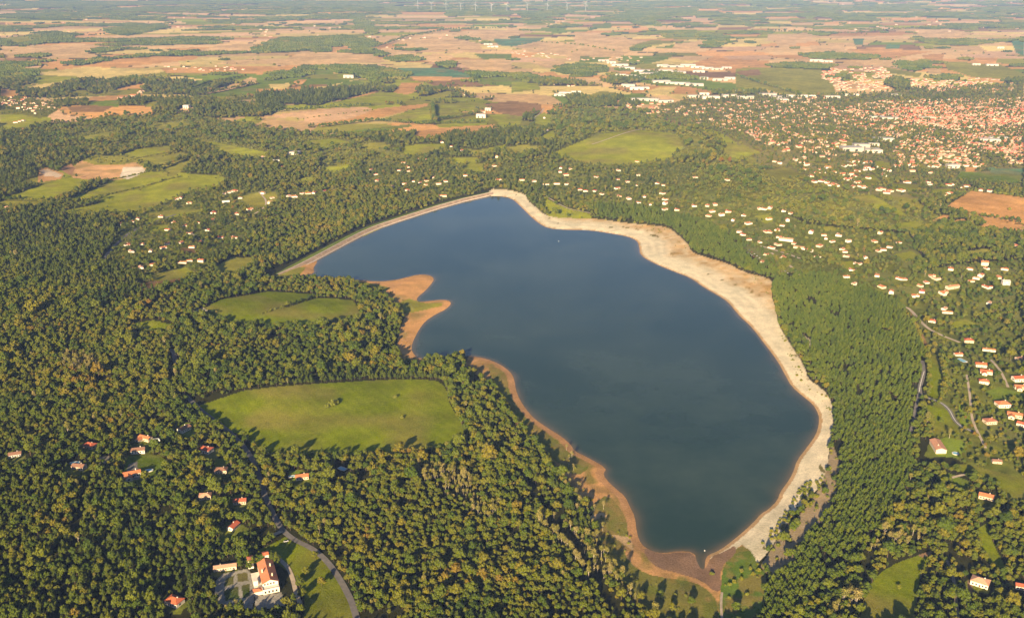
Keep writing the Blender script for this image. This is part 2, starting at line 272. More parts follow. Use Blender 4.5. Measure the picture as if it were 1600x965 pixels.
def mosaic(x, y):
    """field cells of the far plain: returns cell random values and the distance to the cell border"""
    wx = x + 60 * (vnoise(x / 300, y / 300, 21) - .5); wy = y + 60 * (vnoise(x / 300, y / 300, 22) - .5)
    ang = .5 * (vnoise(x / 3000, y / 3000, 23) - .5)
    gx = (wx * np.cos(ang) + wy * np.sin(ang)) / 330.0; gy = (-wx * np.sin(ang) + wy * np.cos(ang)) / 280.0
    ix = np.floor(gx); iy = np.floor(gy)
    d1 = np.full(x.shape, 9.); d2 = np.full(x.shape, 9.); ca = np.zeros(x.shape); cb = np.zeros(x.shape)
    for a in (-1, 0, 1):
        for b in (-1, 0, 1):
            jx = ix + a; jy = iy + b
            cxp = jx + .15 + .7 * hash2(jx, jy, 1); cyp = jy + .15 + .7 * hash2(jx, jy, 2)
            d = np.maximum(np.abs(gx - cxp), np.abs(gy - cyp)) * .6 + np.hypot(gx - cxp, gy - cyp) * .4
            m = d < d1
            d2 = np.where(m, d1, np.minimum(d2, d)); ca = np.where(m, jx, ca); cb = np.where(m, jy, cb); d1 = np.where(m, d, d1)
    return ca, cb, (d2 - d1) * 150
PAL = np.array([TAN, YEL, ORG, PINK, YEL, TAN, BRN, OLV, GRN2, TAN, ORG, GRN])
def classify(x, y):
    """per point: colour, tree density, cover index (-1 = default)"""
    n = len(x); u, v = pix(x, y)
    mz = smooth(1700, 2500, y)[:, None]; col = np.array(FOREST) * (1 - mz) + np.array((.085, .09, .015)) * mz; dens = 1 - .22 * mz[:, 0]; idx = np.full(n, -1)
    FARY_x = 3250 + 500 * (vnoise(x / 700, x * 0, 31) - .5) + np.where(x > 600, 500 * 0, 0)
    fz = np.nonzero(y > FARY_x)[0]
    if len(fz):
        ca, cb, bd = mosaic(x[fz], y[fz])
        r = hash2(ca, cb, 5); woodn = vnoise(x[fz] / 1500, y[fz] / 1100, 41)
        leftw = smooth(400, -2500, x[fz])
        near = smooth(5200, 3300, y[fz])
        wood = r < (.03 + .25 * smooth(7500, 10000, y[fz]) + .16 * leftw * woodn + .42 * near * (.25 + .75 * leftw) + .16 * smooth(.6, .8, woodn))
        k = (hash2(ca, cb, 6) * len(PAL)).astype(int).clip(0, len(PAL) - 1)
        c = PAL[k] * (.74 + .42 * hash2(ca, cb, 7))[:, None]
        c = np.where(wood[:, None], np.array(FOREST) * 1.3, c)
        hedge = (bd < 6) & (hash2(ca, cb, 9) < .35)
        c = np.where(hedge[:, None], np.array(FOREST) * 1.6, c)
        d = np.where(wood, 1.0, np.where(hedge, .5, 0.0))
        # scattered copses inside fields
        cop = vnoise(x[fz] / 95, y[fz] / 75, 43) > .93
        c = np.where(cop[:, None] & ~wood[:, None], np.array(FOREST) * 1.3, c); d = np.where(cop & ~wood, .9, d)
        col[fz] = c; dens[fz] = d
    pa = vnoise(x / 130, y / 190, 47); cl = (pa > .74) & (y > 1950) & (y < 3500) & (x < 900)
    col[cl] = np.where((vnoise(x / 300, y / 300, 48) > .5)[:, None], np.array(GRN2), np.array(OLV) * .85)[cl]; dens[cl] = .05
    for p in WOODS:
        m = inside(x, y, p); col[m] = np.array(FOREST) * 1.3; dens[m] = 1
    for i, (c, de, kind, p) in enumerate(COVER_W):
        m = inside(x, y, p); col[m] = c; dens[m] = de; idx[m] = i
    return col, dens, idx

# ------------------------------------------------------------------ materials
def mat(name, rough=.9, spec=.2):
    m = bpy.data.materials.new(name); m.use_nodes = True
    b = m.node_tree.nodes['Principled BSDF']; b.inputs['Roughness'].default_value = rough
    b.inputs['Specular IOR Level'].default_value = spec
    return m, m.node_tree, b
def N(t, typ, **k):
    n = t.nodes.new(typ)
    for a, v in k.items(): setattr(n, a, v)
    return n
def ramp(t, fac, stops, interp='LINEAR'):
    r = N(t, 'ShaderNodeValToRGB'); r.color_ramp.interpolation = interp
    e = r.color_ramp.elements
    while len(e) < len(stops): e.new(.5)
    for q, (p, c) in zip(e, stops): q.position = p; q.color = (*c, 1)
    t.links.new(fac, r.inputs[0]); return r.outputs[0]
def noise(t, vec, scale, detail=3, rough=.6):
    n = N(t, 'ShaderNodeTexNoise'); n.inputs['Scale'].default_value = scale; n.inputs['Detail'].default_value = detail; n.inputs['Roughness'].default_value = rough
    if vec is not None: t.links.new(vec, n.inputs['Vector'])
    return n.outputs['Fac']
def mixc(t, fac, a, b, blend='MIX'):
    m = N(t, 'ShaderNodeMix', data_type='RGBA', blend_type=blend)
    for s, v in ((0, fac), (6, a), (7, b)):
        if isinstance(v, (int, float)): m.inputs[s].default_value = v
        elif isinstance(v, tuple): m.inputs[s].default_value = (*v, 1)
        else: t.links.new(v, m.inputs[s])
    return m.outputs[2]
def math_(t, op, a, b=0.0):
    m = N(t, 'ShaderNodeMath', operation=op)
    for s, v in ((0, a), (1, b)):
        if isinstance(v, (int, float)): m.inputs[s].default_value = v
        else: t.links.new(v, m.inputs[s])
    return m.outputs[0]

def ground_mat():
    m, t, b = mat('ground'); b.inputs['Specular IOR Level'].default_value = 0
    at_ = N(t, 'ShaderNodeAttribute', attribute_name='Col'); g = N(t, 'ShaderNodeNewGeometry')
    n1 = noise(t, g.outputs['Position'], .5, 5, .7); n2 = noise(t, g.outputs['Position'], .035, 4); n3 = noise(t, g.outputs['Position'], .006, 3)
    c = mixc(t, 1.0, at_.outputs['Color'], ramp(t, n1, [(.3, (.72, .72, .72)), (.7, (1.22, 1.22, 1.22))]), 'MULTIPLY')
    c = mixc(t, 1.0, c, ramp(t, n2, [(.35, (.84, .85, .82)), (.65, (1.14, 1.12, 1.08))]), 'MULTIPLY')
    c = mixc(t, 1.0, c, ramp(t, n3, [(.35, (.9, .92, .9)), (.65, (1.08, 1.05, 1.0))]), 'MULTIPLY')
    t.links.new(c, b.inputs['Base Color'])
    bp = N(t, 'ShaderNodeBump'); bp.inputs['Strength'].default_value = .6; bp.inputs['Distance'].default_value = 1.0
    t.links.new(n1, bp.inputs['Height']); t.links.new(bp.outputs[0], b.inputs['Normal'])
    return m
def leaf_mat(name, stops, big, seed, transl=.0):
    m, t, b = mat(name, .75, .15)
    oi = N(t, 'ShaderNodeObjectInfo'); g = N(t, 'ShaderNodeNewGeometry')
    mp = N(t, 'ShaderNodeMapping'); mp.inputs['Location'].default_value = (seed, seed * 3, 0); t.links.new(oi.outputs['Location'], mp.inputs[0])
    nb = noise(t, mp.outputs[0], .012, 3)
    f = math_(t, 'ADD', math_(t, 'MULTIPLY', oi.outputs['Random'], 1 - big), math_(t, 'MULTIPLY', ramp(t, nb, [(.3, (0, 0, 0)), (.7, (1, 1, 1))]), big))
    c = ramp(t, f, stops)
    n2 = noise(t, g.outputs['Position'], .9, 3)
    c = mixc(t, 1.0, c, ramp(t, n2, [(.3, (.65, .7, .6)), (.7, (1.35, 1.3, 1.2))]), 'MULTIPLY')
    t.links.new(c, b.inputs['Base Color'])
    return m
def plain(name, color, rough=.8, spec=.2, sc=.5, amt=.25, objcol=False):
    m, t, b = mat(name, rough, spec); g = N(t, 'ShaderNodeNewGeometry')
    n = noise(t, g.outputs['Position'], sc, 4)
    base = color
    if objcol:
        oi = N(t, 'ShaderNodeObjectInfo'); base = oi.outputs['Color']
    c = mixc(t, 1.0, base, ramp(t, n, [(.3, (1 - amt,) * 3), (.7, (1 + amt,) * 3)]), 'MULTIPLY')
    t.links.new(c, b.inputs['Base Color']); return m
M = {}
M['ground'] = ground_mat()
M['oak'] = leaf_mat('broadleaf_leaves', [(0, (.024, .044, .005)), (.3, (.052, .080, .006)), (.6, (.088, .106, .007)), (.84, (.13, .118, .009)), (.95, (.14, .080, .010)), (1, (.13, .05, .018))], .5, 3)
M['oak2'] = leaf_mat('warm_leaves', [(0, (.052, .080, .007)), (.5, (.095, .105, .008)), (.8, (.14, .118, .011)), (1, (.15, .08, .016))], .5, 11)
M['pine'] = leaf_mat('pine_needles', [(0, (.026, .044, .006)), (.5, (.056, .074, .007)), (1, (.095, .104, .010))], .5, 7)
M['pine2'] = leaf_mat('plantation_needles', [(0, (.040, .068, .005)), (.5, (.068, .096, .006)), (1, (.105, .125, .009))], .35, 9)
M['scrub'] = leaf_mat('scrub_leaves', [(0, (.085, .105, .010)), (.5, (.135, .145, .014)), (1, (.19, .16, .02))], .5, 17)
M['pale'] = leaf_mat('pale_leaves', [(0, (.14, .14, .03)), (.5, (.19, .17, .04)), (1, (.24, .19, .08))], .3, 27)
M['bark'] = plain('bark', (.10, .07, .045)); M['palebark'] = plain('pale_bark', (.42, .36, .28))
M['wall'] = plain('render_wall', None, .9, .1, .3, .08, True); M['roof'] = plain('clay_roof', None, .85, .15, 1.2, .22, True)
M['glass'] = plain('window_glass', (.03, .035, .04), .15, .5, .1, .1); M['wood'] = plain('door_wood', (.12, .07, .04))
M['asphalt'] = plain('asphalt', (.15, .14, .135), .9, .1, .3, .2); M['track'] = plain('gravel_track', (.40, .33, .25), .95, .05, .2, .2)
M['paint'] = plain('white_paint', (.75, .75, .72), .6, .3, .3, .1); M['stone'] = plain('dam_stone', (.30, .22, .15), .95, .1, .12, .35)
M['concrete'] = plain('concrete', (.55, .45, .37), .9, .1, .2, .15); M['grass'] = plain('dam_grass', (.13, .17, .03), .95, 0, .08, .25)
M['metal'] = plain('shed_metal', None, .5, .3, .02, .06, True); M['pool'] = plain('pool_water', (.18, .42, .55), .08, .5, .2, .1)
M['pooledge'] = plain('pool_edge', (.6, .57, .52)); M['carpaint'] = plain('car_paint', None, .3, .5, .5, .02, True); M['tyre'] = plain('rubber', (.02, .02, .02))
M['hull'] = plain('boat_hull', (.75, .74, .7), .4, .4)
def water_mat():
    m, t, b = mat('lake_water', .16, .5); b.inputs['IOR'].default_value = 1.333
    a = N(t, 'ShaderNodeAttribute', attribute_name='shallow'); g = N(t, 'ShaderNodeNewGeometry')
    n = ramp(t, noise(t, g.outputs['Position'], .0045, 5, .65), [(.4, (0, 0, 0)), (.62, (1, 1, 1))])
    deep = mixc(t, n, (.016, .038, .026), (.034, .058, .040))
    c = mixc(t, a.outputs['Fac'], deep, (.20, .13, .065)); t.links.new(c, b.inputs['Base Color'])
    t.links.new(ramp(t, n, [(0, (.06,) * 3), (1, (.13,) * 3)]), b.inputs['Roughness'])
    bp = N(t, 'ShaderNodeBump'); bp.inputs['Strength'].default_value = .22; bp.inputs['Distance'].default_value = .3
    t.links.new(noise(t, g.outputs['Position'], .35, 4), bp.inputs['Height']); t.links.new(bp.outputs[0], b.inputs['Normal'])
    return m
M['water'] = water_mat()

# ------------------------------------------------------------------ object helpers
def tag(o, label=None, cat=None, group=None, kind=None):
    if label: o['label'] = label
    if cat: o['category'] = cat
    if group: o['group'] = group
    if kind: o['kind'] = kind
    return o
def link(name, me, parent=None):
    o = bpy.data.objects.new(name, me); COL.objects.link(o)
    if parent: o.parent = parent
    return o
def mesh(name, verts, faces, mats, fm=None, smooth_=False):
    me = bpy.data.meshes.new(name); me.from_pydata([tuple(v) for v in verts], [], [tuple(f) for f in faces])
    for m in mats: me.materials.append(m)
    if fm is not None: me.polygons.foreach_set('material_index', fm)
    if smooth_: me.polygons.foreach_set('use_smooth', [True] * len(me.polygons))
    me.update(); return me
def empty(name, loc, rz=0, sc=1):
    o = bpy.data.objects.new(name, None); COL.objects.link(o); o.location = loc; o.rotation_euler = (0, 0, rz); o.scale = (sc, sc, sc) if not hasattr(sc, '__len__') else sc
    o.empty_display_size = .1; return o
class MB:
    def __init__(s): s.v = []; s.f = []; s.m = []
    def add(s, v, f, m=0):
        k = len(s.v); s.v += [tuple(q) for q in v]; s.f += [tuple(i + k for i in q) for q in f]; s.m += [m] * len(f)
    def box(s, x0, x1, y0, y1, z0, z1, m=0):
        s.add([(x0, y0, z0), (x1, y0, z0), (x1, y1, z0), (x0, y1, z0), (x0, y0, z1), (x1, y0, z1), (x1, y1, z1), (x0, y1, z1)],
              [(0, 3, 2, 1), (4, 5, 6, 7), (0, 1, 5, 4), (1, 2, 6, 5), (2, 3, 7, 6), (3, 0, 4, 7)], m)
    def tube(s, a, b, ra, rb, n=6, m=0):
        a = Vector(a); b = Vector(b); d = (b - a).normalized(); q = d.orthogonal().normalized(); r = d.cross(q); v = []
        for c, rr in ((a, ra), (b, rb)):
            for i in range(n):
                t = 2 * math.pi * i / n; v.append(c + q * math.cos(t) * rr + r * math.sin(t) * rr)
        s.add(v, [(i, (i + 1) % n, n + (i + 1) % n, n + i) for i in range(n)] + [tuple(range(n))[::-1], tuple(range(n, 2 * n))], m)
    def me(s, name, mats, sm=False): return mesh(name, s.v, s.f, mats, s.m, sm)

# ------------------------------------------------------------------ ground sheet
def build_ground():
    vs = np.concatenate([[-57, -54, -50, -44, -36, -28, -20, -13, -7], np.arange(-3, 972, 1.6), np.arange(976, 1150, 9), np.arange(1160, 2300, 60)])
    us = np.concatenate([np.arange(-900, -60, 30), np.arange(-40, 1640, 1.6), np.arange(1660, 2500, 30)])
    _, y = flat(np.full(len(vs), 800.), vs)
    c = y * math.cos(PITCH) + H * math.sin(PITCH)
    X = ((us - 800) / F)[None, :] * c[:, None]; Y = np.repeat(y[:, None], len(us), 1)
    # widen the nearest rows so that the sheet also covers the ground below and behind
    X = X.ravel(); Y = Y.ravel()
    sd = lake_sd(X, Y); Z = height(X, Y, sd)
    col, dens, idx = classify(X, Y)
    # colour detail that belongs to the ground itself
    n1 = vnoise(X / 9, Y / 9, 51); n2 = vnoise(X / 38, Y / 30, 52); n3 = vnoise(X / 3.5, Y / 3.5, 53); n4 = vnoise(X / 150, Y / 110, 54)
    kinds = np.array([c_[2] or '' for c_ in COVER_W] + ['']); k = kinds[idx]
    sand = k == 'sand'
    t = np.clip((n2 - .45) * 3 + (n1 - .5) * 1.2, 0, 1)[:, None] * smooth(18, 60, sd)[:, None]
    sc = np.array(SAND) * (1 - .55 * t) + np.array((.40, .26, .12)) * .55 * t
    sc = np.where(((n1 > .78) & (n2 > .55) & (sd > 25))[:, None], np.array((.17, .15, .05)), sc)
    band = .5 + .5 * np.sin(sd / 2.6 + 5 * n2); sc = sc * (1 - .13 * band * (.3 + n4))[:, None]; ub = (smooth(38, 75, sd) * (.35 + .5 * n1))[:, None]; sc = sc * (1 - ub) + np.array((.50, .31, .12)) * ub
    sc = np.where((sd < 4)[:, None], np.array((.44, .29, .15)), sc)
    col[sand] = sc[sand]
    sh = (k == 'shore')
    g = np.clip((n2 - .45) * 4 + (n1 - .5) * 3 + (n3 - .5) * 1.5 + (n4 - .5) * 2, 0, 1)[:, None]
    dg = np.clip((vnoise(X / 14, Y / 20, 57) - .62) * 5, 0, 1)[:, None]; col[sh] = (col * (1 - .7 * dg) + np.array((.12, .15, .02)) * .7 * dg)[sh]
    shc = col * (1 - .6 * g) + np.array((.27, .18, .06)) * .6 * g
    shc = np.where((sd < 9)[:, None], np.array((.46, .26, .12)) * (1 - .2 * n1[:, None]), shc)
    col[sh] = shc[sh]
    so_ = (k == 'soil'); g2 = np.clip((n2 - .55) * 5, 0, 1)[:, None] * smooth(8, 16, sd)[:, None]
    c2 = col * (1 - g2 * .6) + np.array((.2, .18, .05)) * g2 * .6; col[so_] = c2[so_]
    op = (idx >= 0) & (dens < .05) & (k == ''); tone = .78 + .34 * n4 + .2 * (n2 - .5) + .12 * (n3 - .5)
    fur = .97 + .05 * np.sin((X * .8 + Y * .6) / 2.1) * smooth(2600, 1400, Y) + .04 * np.sin((X * .5 - Y * .86) / 9 + 2 * n4)
    col[op] *= (tone * fur)[op][:, None]
    # faint brown wear in meadows
    wr = (np.clip((vnoise(X / 60, Y / 40, 61) - .5) * 3, 0, 1) * .5 + .15 * (n1 - .5) + .12 * (n3 - .5))[:, None]
    mead = op & (col[:, 1] > col[:, 0]); cm = col * (1 - wr) + np.array((.22, .17, .06)) * wr; col[mead] = cm[mead]
    gd = (dens > .3) & (dens < .7) & (k != 'town'); col[gd] *= (.6 + .8 * n1[:, None])[gd]
    pat = gd & (n2 > .62); col[pat] = np.array((.16, .17, .045))
    under = sd < -.5; col[under] = np.array((.16, .11, .06))
    nv, nu = len(vs), len(us)
    me = bpy.data.meshes.new('ground')
    me.vertices.add(nv * nu); me.vertices.foreach_set('co', np.stack([X, Y, Z], 1).ravel().astype(np.float32))
    i = np.arange(nv - 1)[:, None] * nu + np.arange(nu - 1)[None, :]
    q = np.stack([i + nu, i + nu + 1, i + 1, i], -1).reshape(-1, 4)
    nq = len(q)
    me.loops.add(nq * 4); me.polygons.add(nq)
    me.loops.foreach_set('vertex_index', q.ravel().astype(np.int32))
    me.polygons.foreach_set('loop_start', np.arange(0, nq * 4, 4, dtype=np.int32)); me.polygons.foreach_set('loop_total', np.full(nq, 4, dtype=np.int32))
    me.update(calc_edges=True)
    a = me.color_attributes.new('Col', 'FLOAT_COLOR', 'POINT')
    a.data.foreach_set('color', np.concatenate([col, np.ones((len(col), 1))], 1).ravel().astype(np.float32))
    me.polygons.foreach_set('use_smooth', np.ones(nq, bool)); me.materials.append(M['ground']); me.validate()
    if me.polygons[0].normal.z < 0: me.flip_normals()
    tag(link('ground', me), kind='structure')
build_ground()

def build_water():
    x0, x1, y0, y1 = LAKE[:, 0].min() - 15, LAKE[:, 0].max() + 15, LAKE[:, 1].min() - 15, LAKE[:, 1].max() + 15
    s = 5.0; xs = np.arange(x0, x1 + s, s); ys = np.arange(y0, y1 + s, s)
    X, Y = np.meshgrid(xs, ys); X = X.ravel(); Y = Y.ravel(); sd = lake_sd(X, Y)
    nx, ny = len(xs), len(ys)
    i = np.arange(ny - 1)[:, None] * nx + np.arange(nx - 1)[None, :]
    q = np.stack([i, i + 1, i + nx + 1, i + nx], -1).reshape(-1, 4); q = q[(sd[q] < 9).any(1)]
    used = np.unique(q); remap = np.zeros(len(X), int); remap[used] = np.arange(len(used)); q = remap[q]
    me = mesh('lake', np.stack([X, Y, X * 0], 1)[used], q, [M['water']])
    a = me.attributes.new('shallow', 'FLOAT', 'POINT')
    d = -sd[used]; wob = vnoise(X[used] / 30, Y[used] / 30, 71)
    west = smooth(150, -50, X[used])
    a.data.foreach_set('value', (np.exp(-np.clip(d, 0, 99) / (1.8 + 4.5 * wob)) * .6).astype(np.float32))
    tag(link('lake', me), kind='structure')
build_water()

# ------------------------------------------------------------------ roads, tracks, dam
ROADW = []
def strip(name, pts_px, width, m, lift=.35, dash=None, sub=3, record=True, world=None):
    p = world if world is not None else wp(P(pts_px))
    p = smoothpoly(p, sub, False)
    # resample
    seg = np.hypot(*np.diff(p, axis=0).T); s = np.concatenate([[0], np.cumsum(seg)]); n = max(2, int(s[-1] / 5))
    q = np.linspace(0, s[-1], n); px_ = np.interp(q, s, p[:, 0]); py_ = np.interp(q, s, p[:, 1])
    tx = np.gradient(px_); ty = np.gradient(py_); L = np.hypot(tx, ty); nx_, ny_ = -ty / L, tx / L
    if record: ROADW.append((np.stack([px_, py_], 1)[::2], width))
    V = []; nn = 3
    for k in range(nn):
        o = (k / (nn - 1) - .5) * width; x = px_ + nx_ * o; y = py_ + ny_ * o
        V.append(np.stack([x, y, height(px_, py_) + lift], 1))
    V = np.stack(V, 1).reshape(-1, 3); f = []
    for i in range(n - 1):
        if dash and (i % dash[0]) >= dash[1]: continue
        for k in range(nn - 1): a = i * nn + k; f.append((a, a + nn, a + nn + 1, a + 1))
    return tag(link(name, mesh(name, V, f, [M[m]])), kind='structure')
strip('road', '290,618 318,645 352,668 375,690 392,712 405,740 412,770 425,800 440,828 462,845 488,856 510,875 525,895 540,920 552,945 562,985', 5.8, 'asphalt')
strip('lane', '441,829 428,835 415,842', 5.0, 'track')
strip('road', '160,407 172,392 185,378 205,362 232,350 255,341 275,335', 7, 'asphalt')
strip('road', '275,568 272,552 268,545', 6, 'asphalt')
strip('road', '1441,563 1444,585 1438,600 1436,615 1450,622 1470,628 1484,640 1492,658 1504,668 1518,673 1530,680', 5.0, 'asphalt')
strip('road', '1436,615 1430,640 1426,665 1420,685', 3.8, 'asphalt')
strip('road_marking', '1444,580 1438,600 1436,613', .5, 'paint', .45, None, record=False); strip('road_marking', '1450,622 1470,628 1484,640 1492,658 1504,668 1518,673', .5, 'paint', .45, record=False)
strip('road', '1408,478 1422,482 1436,500 1452,515 1472,524 1500,535', 5, 'track'); strip('lane', '1510,585 1516,620 1518,655 1530,680 1540,700', 3, 'track')
strip('lane', '1548,562 1560,575 1568,588 1575,605', 3.5, 'track'); strip('lane', '1475,750 1500,742 1520,740', 3.5, 'track'); strip('lane', '1478,872 1490,900 1494,940 1498,975', 3, 'track')
strip('lane', '851,303 858,310 875,320 890,327 922,333', 3.5, 'track'); strip('lane', '920,311 940,315 960,318', 3, 'track')
strip('lane', '436,873 450,885 458,905 462,925 470,945', 4, 'track'); strip('lane', '1375,395 1378,390 1374,385', 4, 'track')
strip('lane', '925,226 950,218 985,206 1008,202', 4, 'track', 1.2); strip('lane', '832,186 845,177 850,170', 4, 'track', 1.0)
strip('lane', '380,340 400,334 420,318 405,300', 4, 'track'); strip('lane', '272,362 295,362 310,372 320,378', 4, 'track'); strip('lane', '1180,382 1215,392 1235,398 1250,404', 6, 'track')
strip('lane', '1205,395 1225,407 1240,420 1250,430', 5, 'track'); strip('path', '1128,925 1126,945 1130,985', 2.2, 'track')
# drainage ditch is cut by the narrow inlet; the dam
def build_dam():
    root = empty('dam', (float(DAMW[3, 0]), float(DAMW[3, 1]), 0)); tag(root, 'long earth dam with grassy outer slope and grey stone inner face holding the lake', 'dam')
    p = smoothpoly(DAMW, 1, False); tx = np.gradient(p[:, 0]); ty = np.gradient(p[:, 1]); L = np.hypot(tx, ty); nx_, ny_ = ty / L, -tx / L   # towards the water
    ox, oy = root.location.x, root.location.y
    def sec(name, prof, m):
        V = []; k = len(prof)
        for i in range(len(p)):
            for o, z in prof: V.append((p[i, 0] + nx_[i] * o - ox, p[i, 1] + ny_[i] * o - oy, z))
        f = [(i * k + j, (i + 1) * k + j, (i + 1) * k + j + 1, i * k + j + 1) for i in range(len(p) - 1) for j in range(k - 1)]
        link(name, mesh(name, V, f, [M[m]]), root)
    sec('grass_slope', [(-30, 1.0), (-19, 3.8), (-9.5, 5.0), (-9.5, 4.2)], 'grass')
    sec('crest_path', [(-9.5, 4.2), (-9.5, 5.1), (-7.0, 5.1), (-7.0, 4.2)], 'track')
    sec('parapet', [(-7.0, 4.2), (-7.0, 5.6), (-6.5, 5.6), (-6.5, 4.2)], 'concrete')
    sec('stone_face', [(-6.5, 4.7), (-1.0, 1.5), (0, 1.2)], 'stone')
    sec('water_kerb', [(0, 1.0), (0, 1.6), (2.0, 1.6), (2.8, -3)], 'concrete')
build_dam()

# ------------------------------------------------------------------ houses: template, list of places
WHITE, CREAM, BUFF, GRY = (.68, .62, .53), (.60, .51, .38), (.55, .44, .33), (.45, .43, .40)
RO, RR, RT, RB = (.46, .17, .075), (.42, .11, .055), (.50, .28, .18), (.24, .13, .085)
def gable(mbw, mbr, x0, x1, y0, y1, h, pitch=.42, over=.5, z0=0.0, mw=0, mr=0):
    """walls with gables and a two-sided roof, ridge along x"""
    ym = (y0 + y1) / 2; rh = (y1 - y0) / 2 * pitch
    mbw.add([(x0, y0, z0 - 1.5), (x1, y0, z0 - 1.5), (x1, y1, z0 - 1.5), (x0, y1, z0 - 1.5), (x0, y0, z0 + h), (x1, y0, z0 + h), (x1, y1, z0 + h), (x0, y1, z0 + h), (x0, ym, z0 + h + rh - .02), (x1, ym, z0 + h + rh - .02)],
            [(0, 1, 5, 4), (2, 3, 7, 6), (1, 2, 6, 9, 5), (3, 0, 4, 8, 7)], mw)
    o = over; e = h - o * pitch; t = .22
    xa, xb = x0 - o, x1 + o
    A = [(xa, y0 - o, z0 + e), (xb, y0 - o, z0 + e), (xb, ym, z0 + h + rh), (xa, ym, z0 + h + rh), (xb, y1 + o, z0 + e), (xa, y1 + o, z0 + e)]
    B = [(x, y, z + t) for x, y, z in A]
    mbr.add(A + B, [(6, 7, 8, 9), (9, 8, 10, 11), (0, 3, 2, 1), (3, 5, 4, 2), (0, 1, 7, 6), (4, 5, 11, 10), (1, 2, 8, 7), (2, 4, 10, 8), (0, 6, 9, 3), (3, 9, 11, 5)], mr)
def hip(mbw, mbr, x0, x1, y0, y1, h, pitch=.42, over=.5, z0=0.0, mw=0, mr=0):
    mbw.box(x0, x1, y0, y1, z0 - 1.5, z0 + h, mw)
    o = over; ym = (y0 + y1) / 2; d = (y1 - y0) / 2; rh = (d + o) * pitch; e = z0 + h + .01
    mbr.add([(x0 - o, y0 - o, e), (x1 + o, y0 - o, e), (x1 + o, y1 + o, e), (x0 - o, y1 + o, e), (x0 + d, ym, e + rh), (x1 - d, ym, e + rh),
             (x0 - o, y0 - o, e + .2), (x1 + o, y0 - o, e + .2), (x1 + o, y1 + o, e + .2), (x0 - o, y1 + o, e + .2)],
            [(0, 3, 2, 1), (0, 1, 7, 6), (1, 2, 8, 7), (2, 3, 9, 8), (3, 0, 6, 9)] , mr)
    k = len(mbr.v)
    mbr.add([(x0 - o, y0 - o, e + .2), (x1 + o, y0 - o, e + .2), (x1 + o, y1 + o, e + .2), (x0 - o, y1 + o, e + .2), (x0 + d, ym, e + .2 + rh), (x1 - d, ym, e + .2 + rh)],
            [(0, 1, 5, 4), (1, 2, 5), (2, 3, 4, 5), (3, 0, 4)], mr)
TEMPL = {}
def template(kind):
    """meshes of one house kind, ridge along local x: dict part -> mesh"""
    if kind in TEMPL: return TEMPL[kind]
    wl, rf, gl, dr, ch = MB(), MB(), [], MB(), MB()
    def win(x0, x1, y, z0, z1, s):
        m = MB(); m.box(x0, x1, y - .06 if s < 0 else y + .002, y - .002 if s < 0 else y + .06, z0, z1); gl.append(m)
    def winx(x, y0, y1, z0, z1, s):
        m = MB(); m.box(x + .002 if s > 0 else x - .06, x + .06 if s > 0 else x - .002, y0, y1, z0, z1); gl.append(m)
    if kind == 'gable':
        gable(wl, rf, -7, 7, -4.2, 4.2, 3.6); ch.box(2.2, 3.0, .8, 1.6, 4.2, 6.4)
        for a in (-5.6, -2.9, 2.2, 4.9): win(a, a + 1.3, -4.2, 1, 2.5, -1)
        win(-4, -2.6, 4.2, 1, 2.4, 1); winx(7, -1, 1, 1, 2.4, 1); winx(-7, -1, 1, 1, 2.4, -1); dr.box(-.1, 1.1, -4.27, -4.203, 0, 2.2)
    elif kind == 'tall':
        gable(wl, rf, -6, 6, -4.2, 4.2, 6.0); ch.box(-3.6, -2.8, .8, 1.6, 6.6, 8.8)
        for z in (1, 3.9):
            for a in (-4.8, -2.2, 2.4, 4.2): win(a, a + 1.1, -4.2, z, z + 1.4, -1)
        winx(6, -.6, .6, 3.9, 5.2, 1); winx(-6, -.6, .6, 3.9, 5.2, -1); dr.box(-.1, 1.2, -4.27, -4.203, 0, 2.2)
    elif kind == 'ell':
        gable(wl, rf, -7.5, 7.5, -1, 6, 3.6)
        w2, r2 = MB(), MB(); gable(w2, r2, -7.2, 0.4, -3, 3, 3.2)
        for mb, tgt in ((w2, wl), (r2, rf)): tgt.add([(y - 3.4, x - .2, z) for x, y, z in mb.v], [f[::-1] for f in mb.f])
        ch.box(3.2, 4.0, 3, 3.8, 4.2, 6.5)
        for a in (1.6, 3.8, 5.6): win(a, a + 1.3, -1, .9, 2.4, -1)
        win(-4.5, -2.4, -7.4, .9, 2.3, -1); winx(7.5, 1, 3, 1, 2.4, 1); dr.box(.25, 1.3, -1.07, -1.003, 0, 2.2)
    elif kind == 'hip':
        hip(wl, rf, -7, 7, -5, 5, 3.8, .45); ch.box(2.6, 3.4, .6, 1.4, 4.8, 6.9)
        for a in (-5.6, -2.9, 2.2, 4.9): win(a, a + 1.3, -5, 1, 2.5, -1)
        winx(7, -2, 0, 1, 2.4, 1); winx(-7, -2, 0, 1, 2.4, -1); dr.box(-.1, 1.1, -5.07, -5.003, 0, 2.2)
    elif kind == 'long':
        gable(wl, rf, -14, 14, -4.5, 4.5, 4.4)
        for a in np.arange(-12.4, 12, 3.1): win(a, a + 1.3, -4.5, 1.2, 2.8, -1)
        ch.box(-6, -5.2, .9, 1.7, 5.2, 7.4); dr.box(.5, 1.8, -4.57, -4.503, 0, 2.4)
    d = {'wall': wl.me('house_wall', [M['wall']]), 'roof': rf.me('house_roof', [M['roof']]), 'chimney': ch.me('chimney', [M['wall']]),
         'window': [g.me('window', [M['glass']]) for g in gl], 'door': dr.me('door', [M['wood']])}
    TEMPL[kind] = d; return d
HOUSES = []      # x, y, radius of every house, to keep the trees off
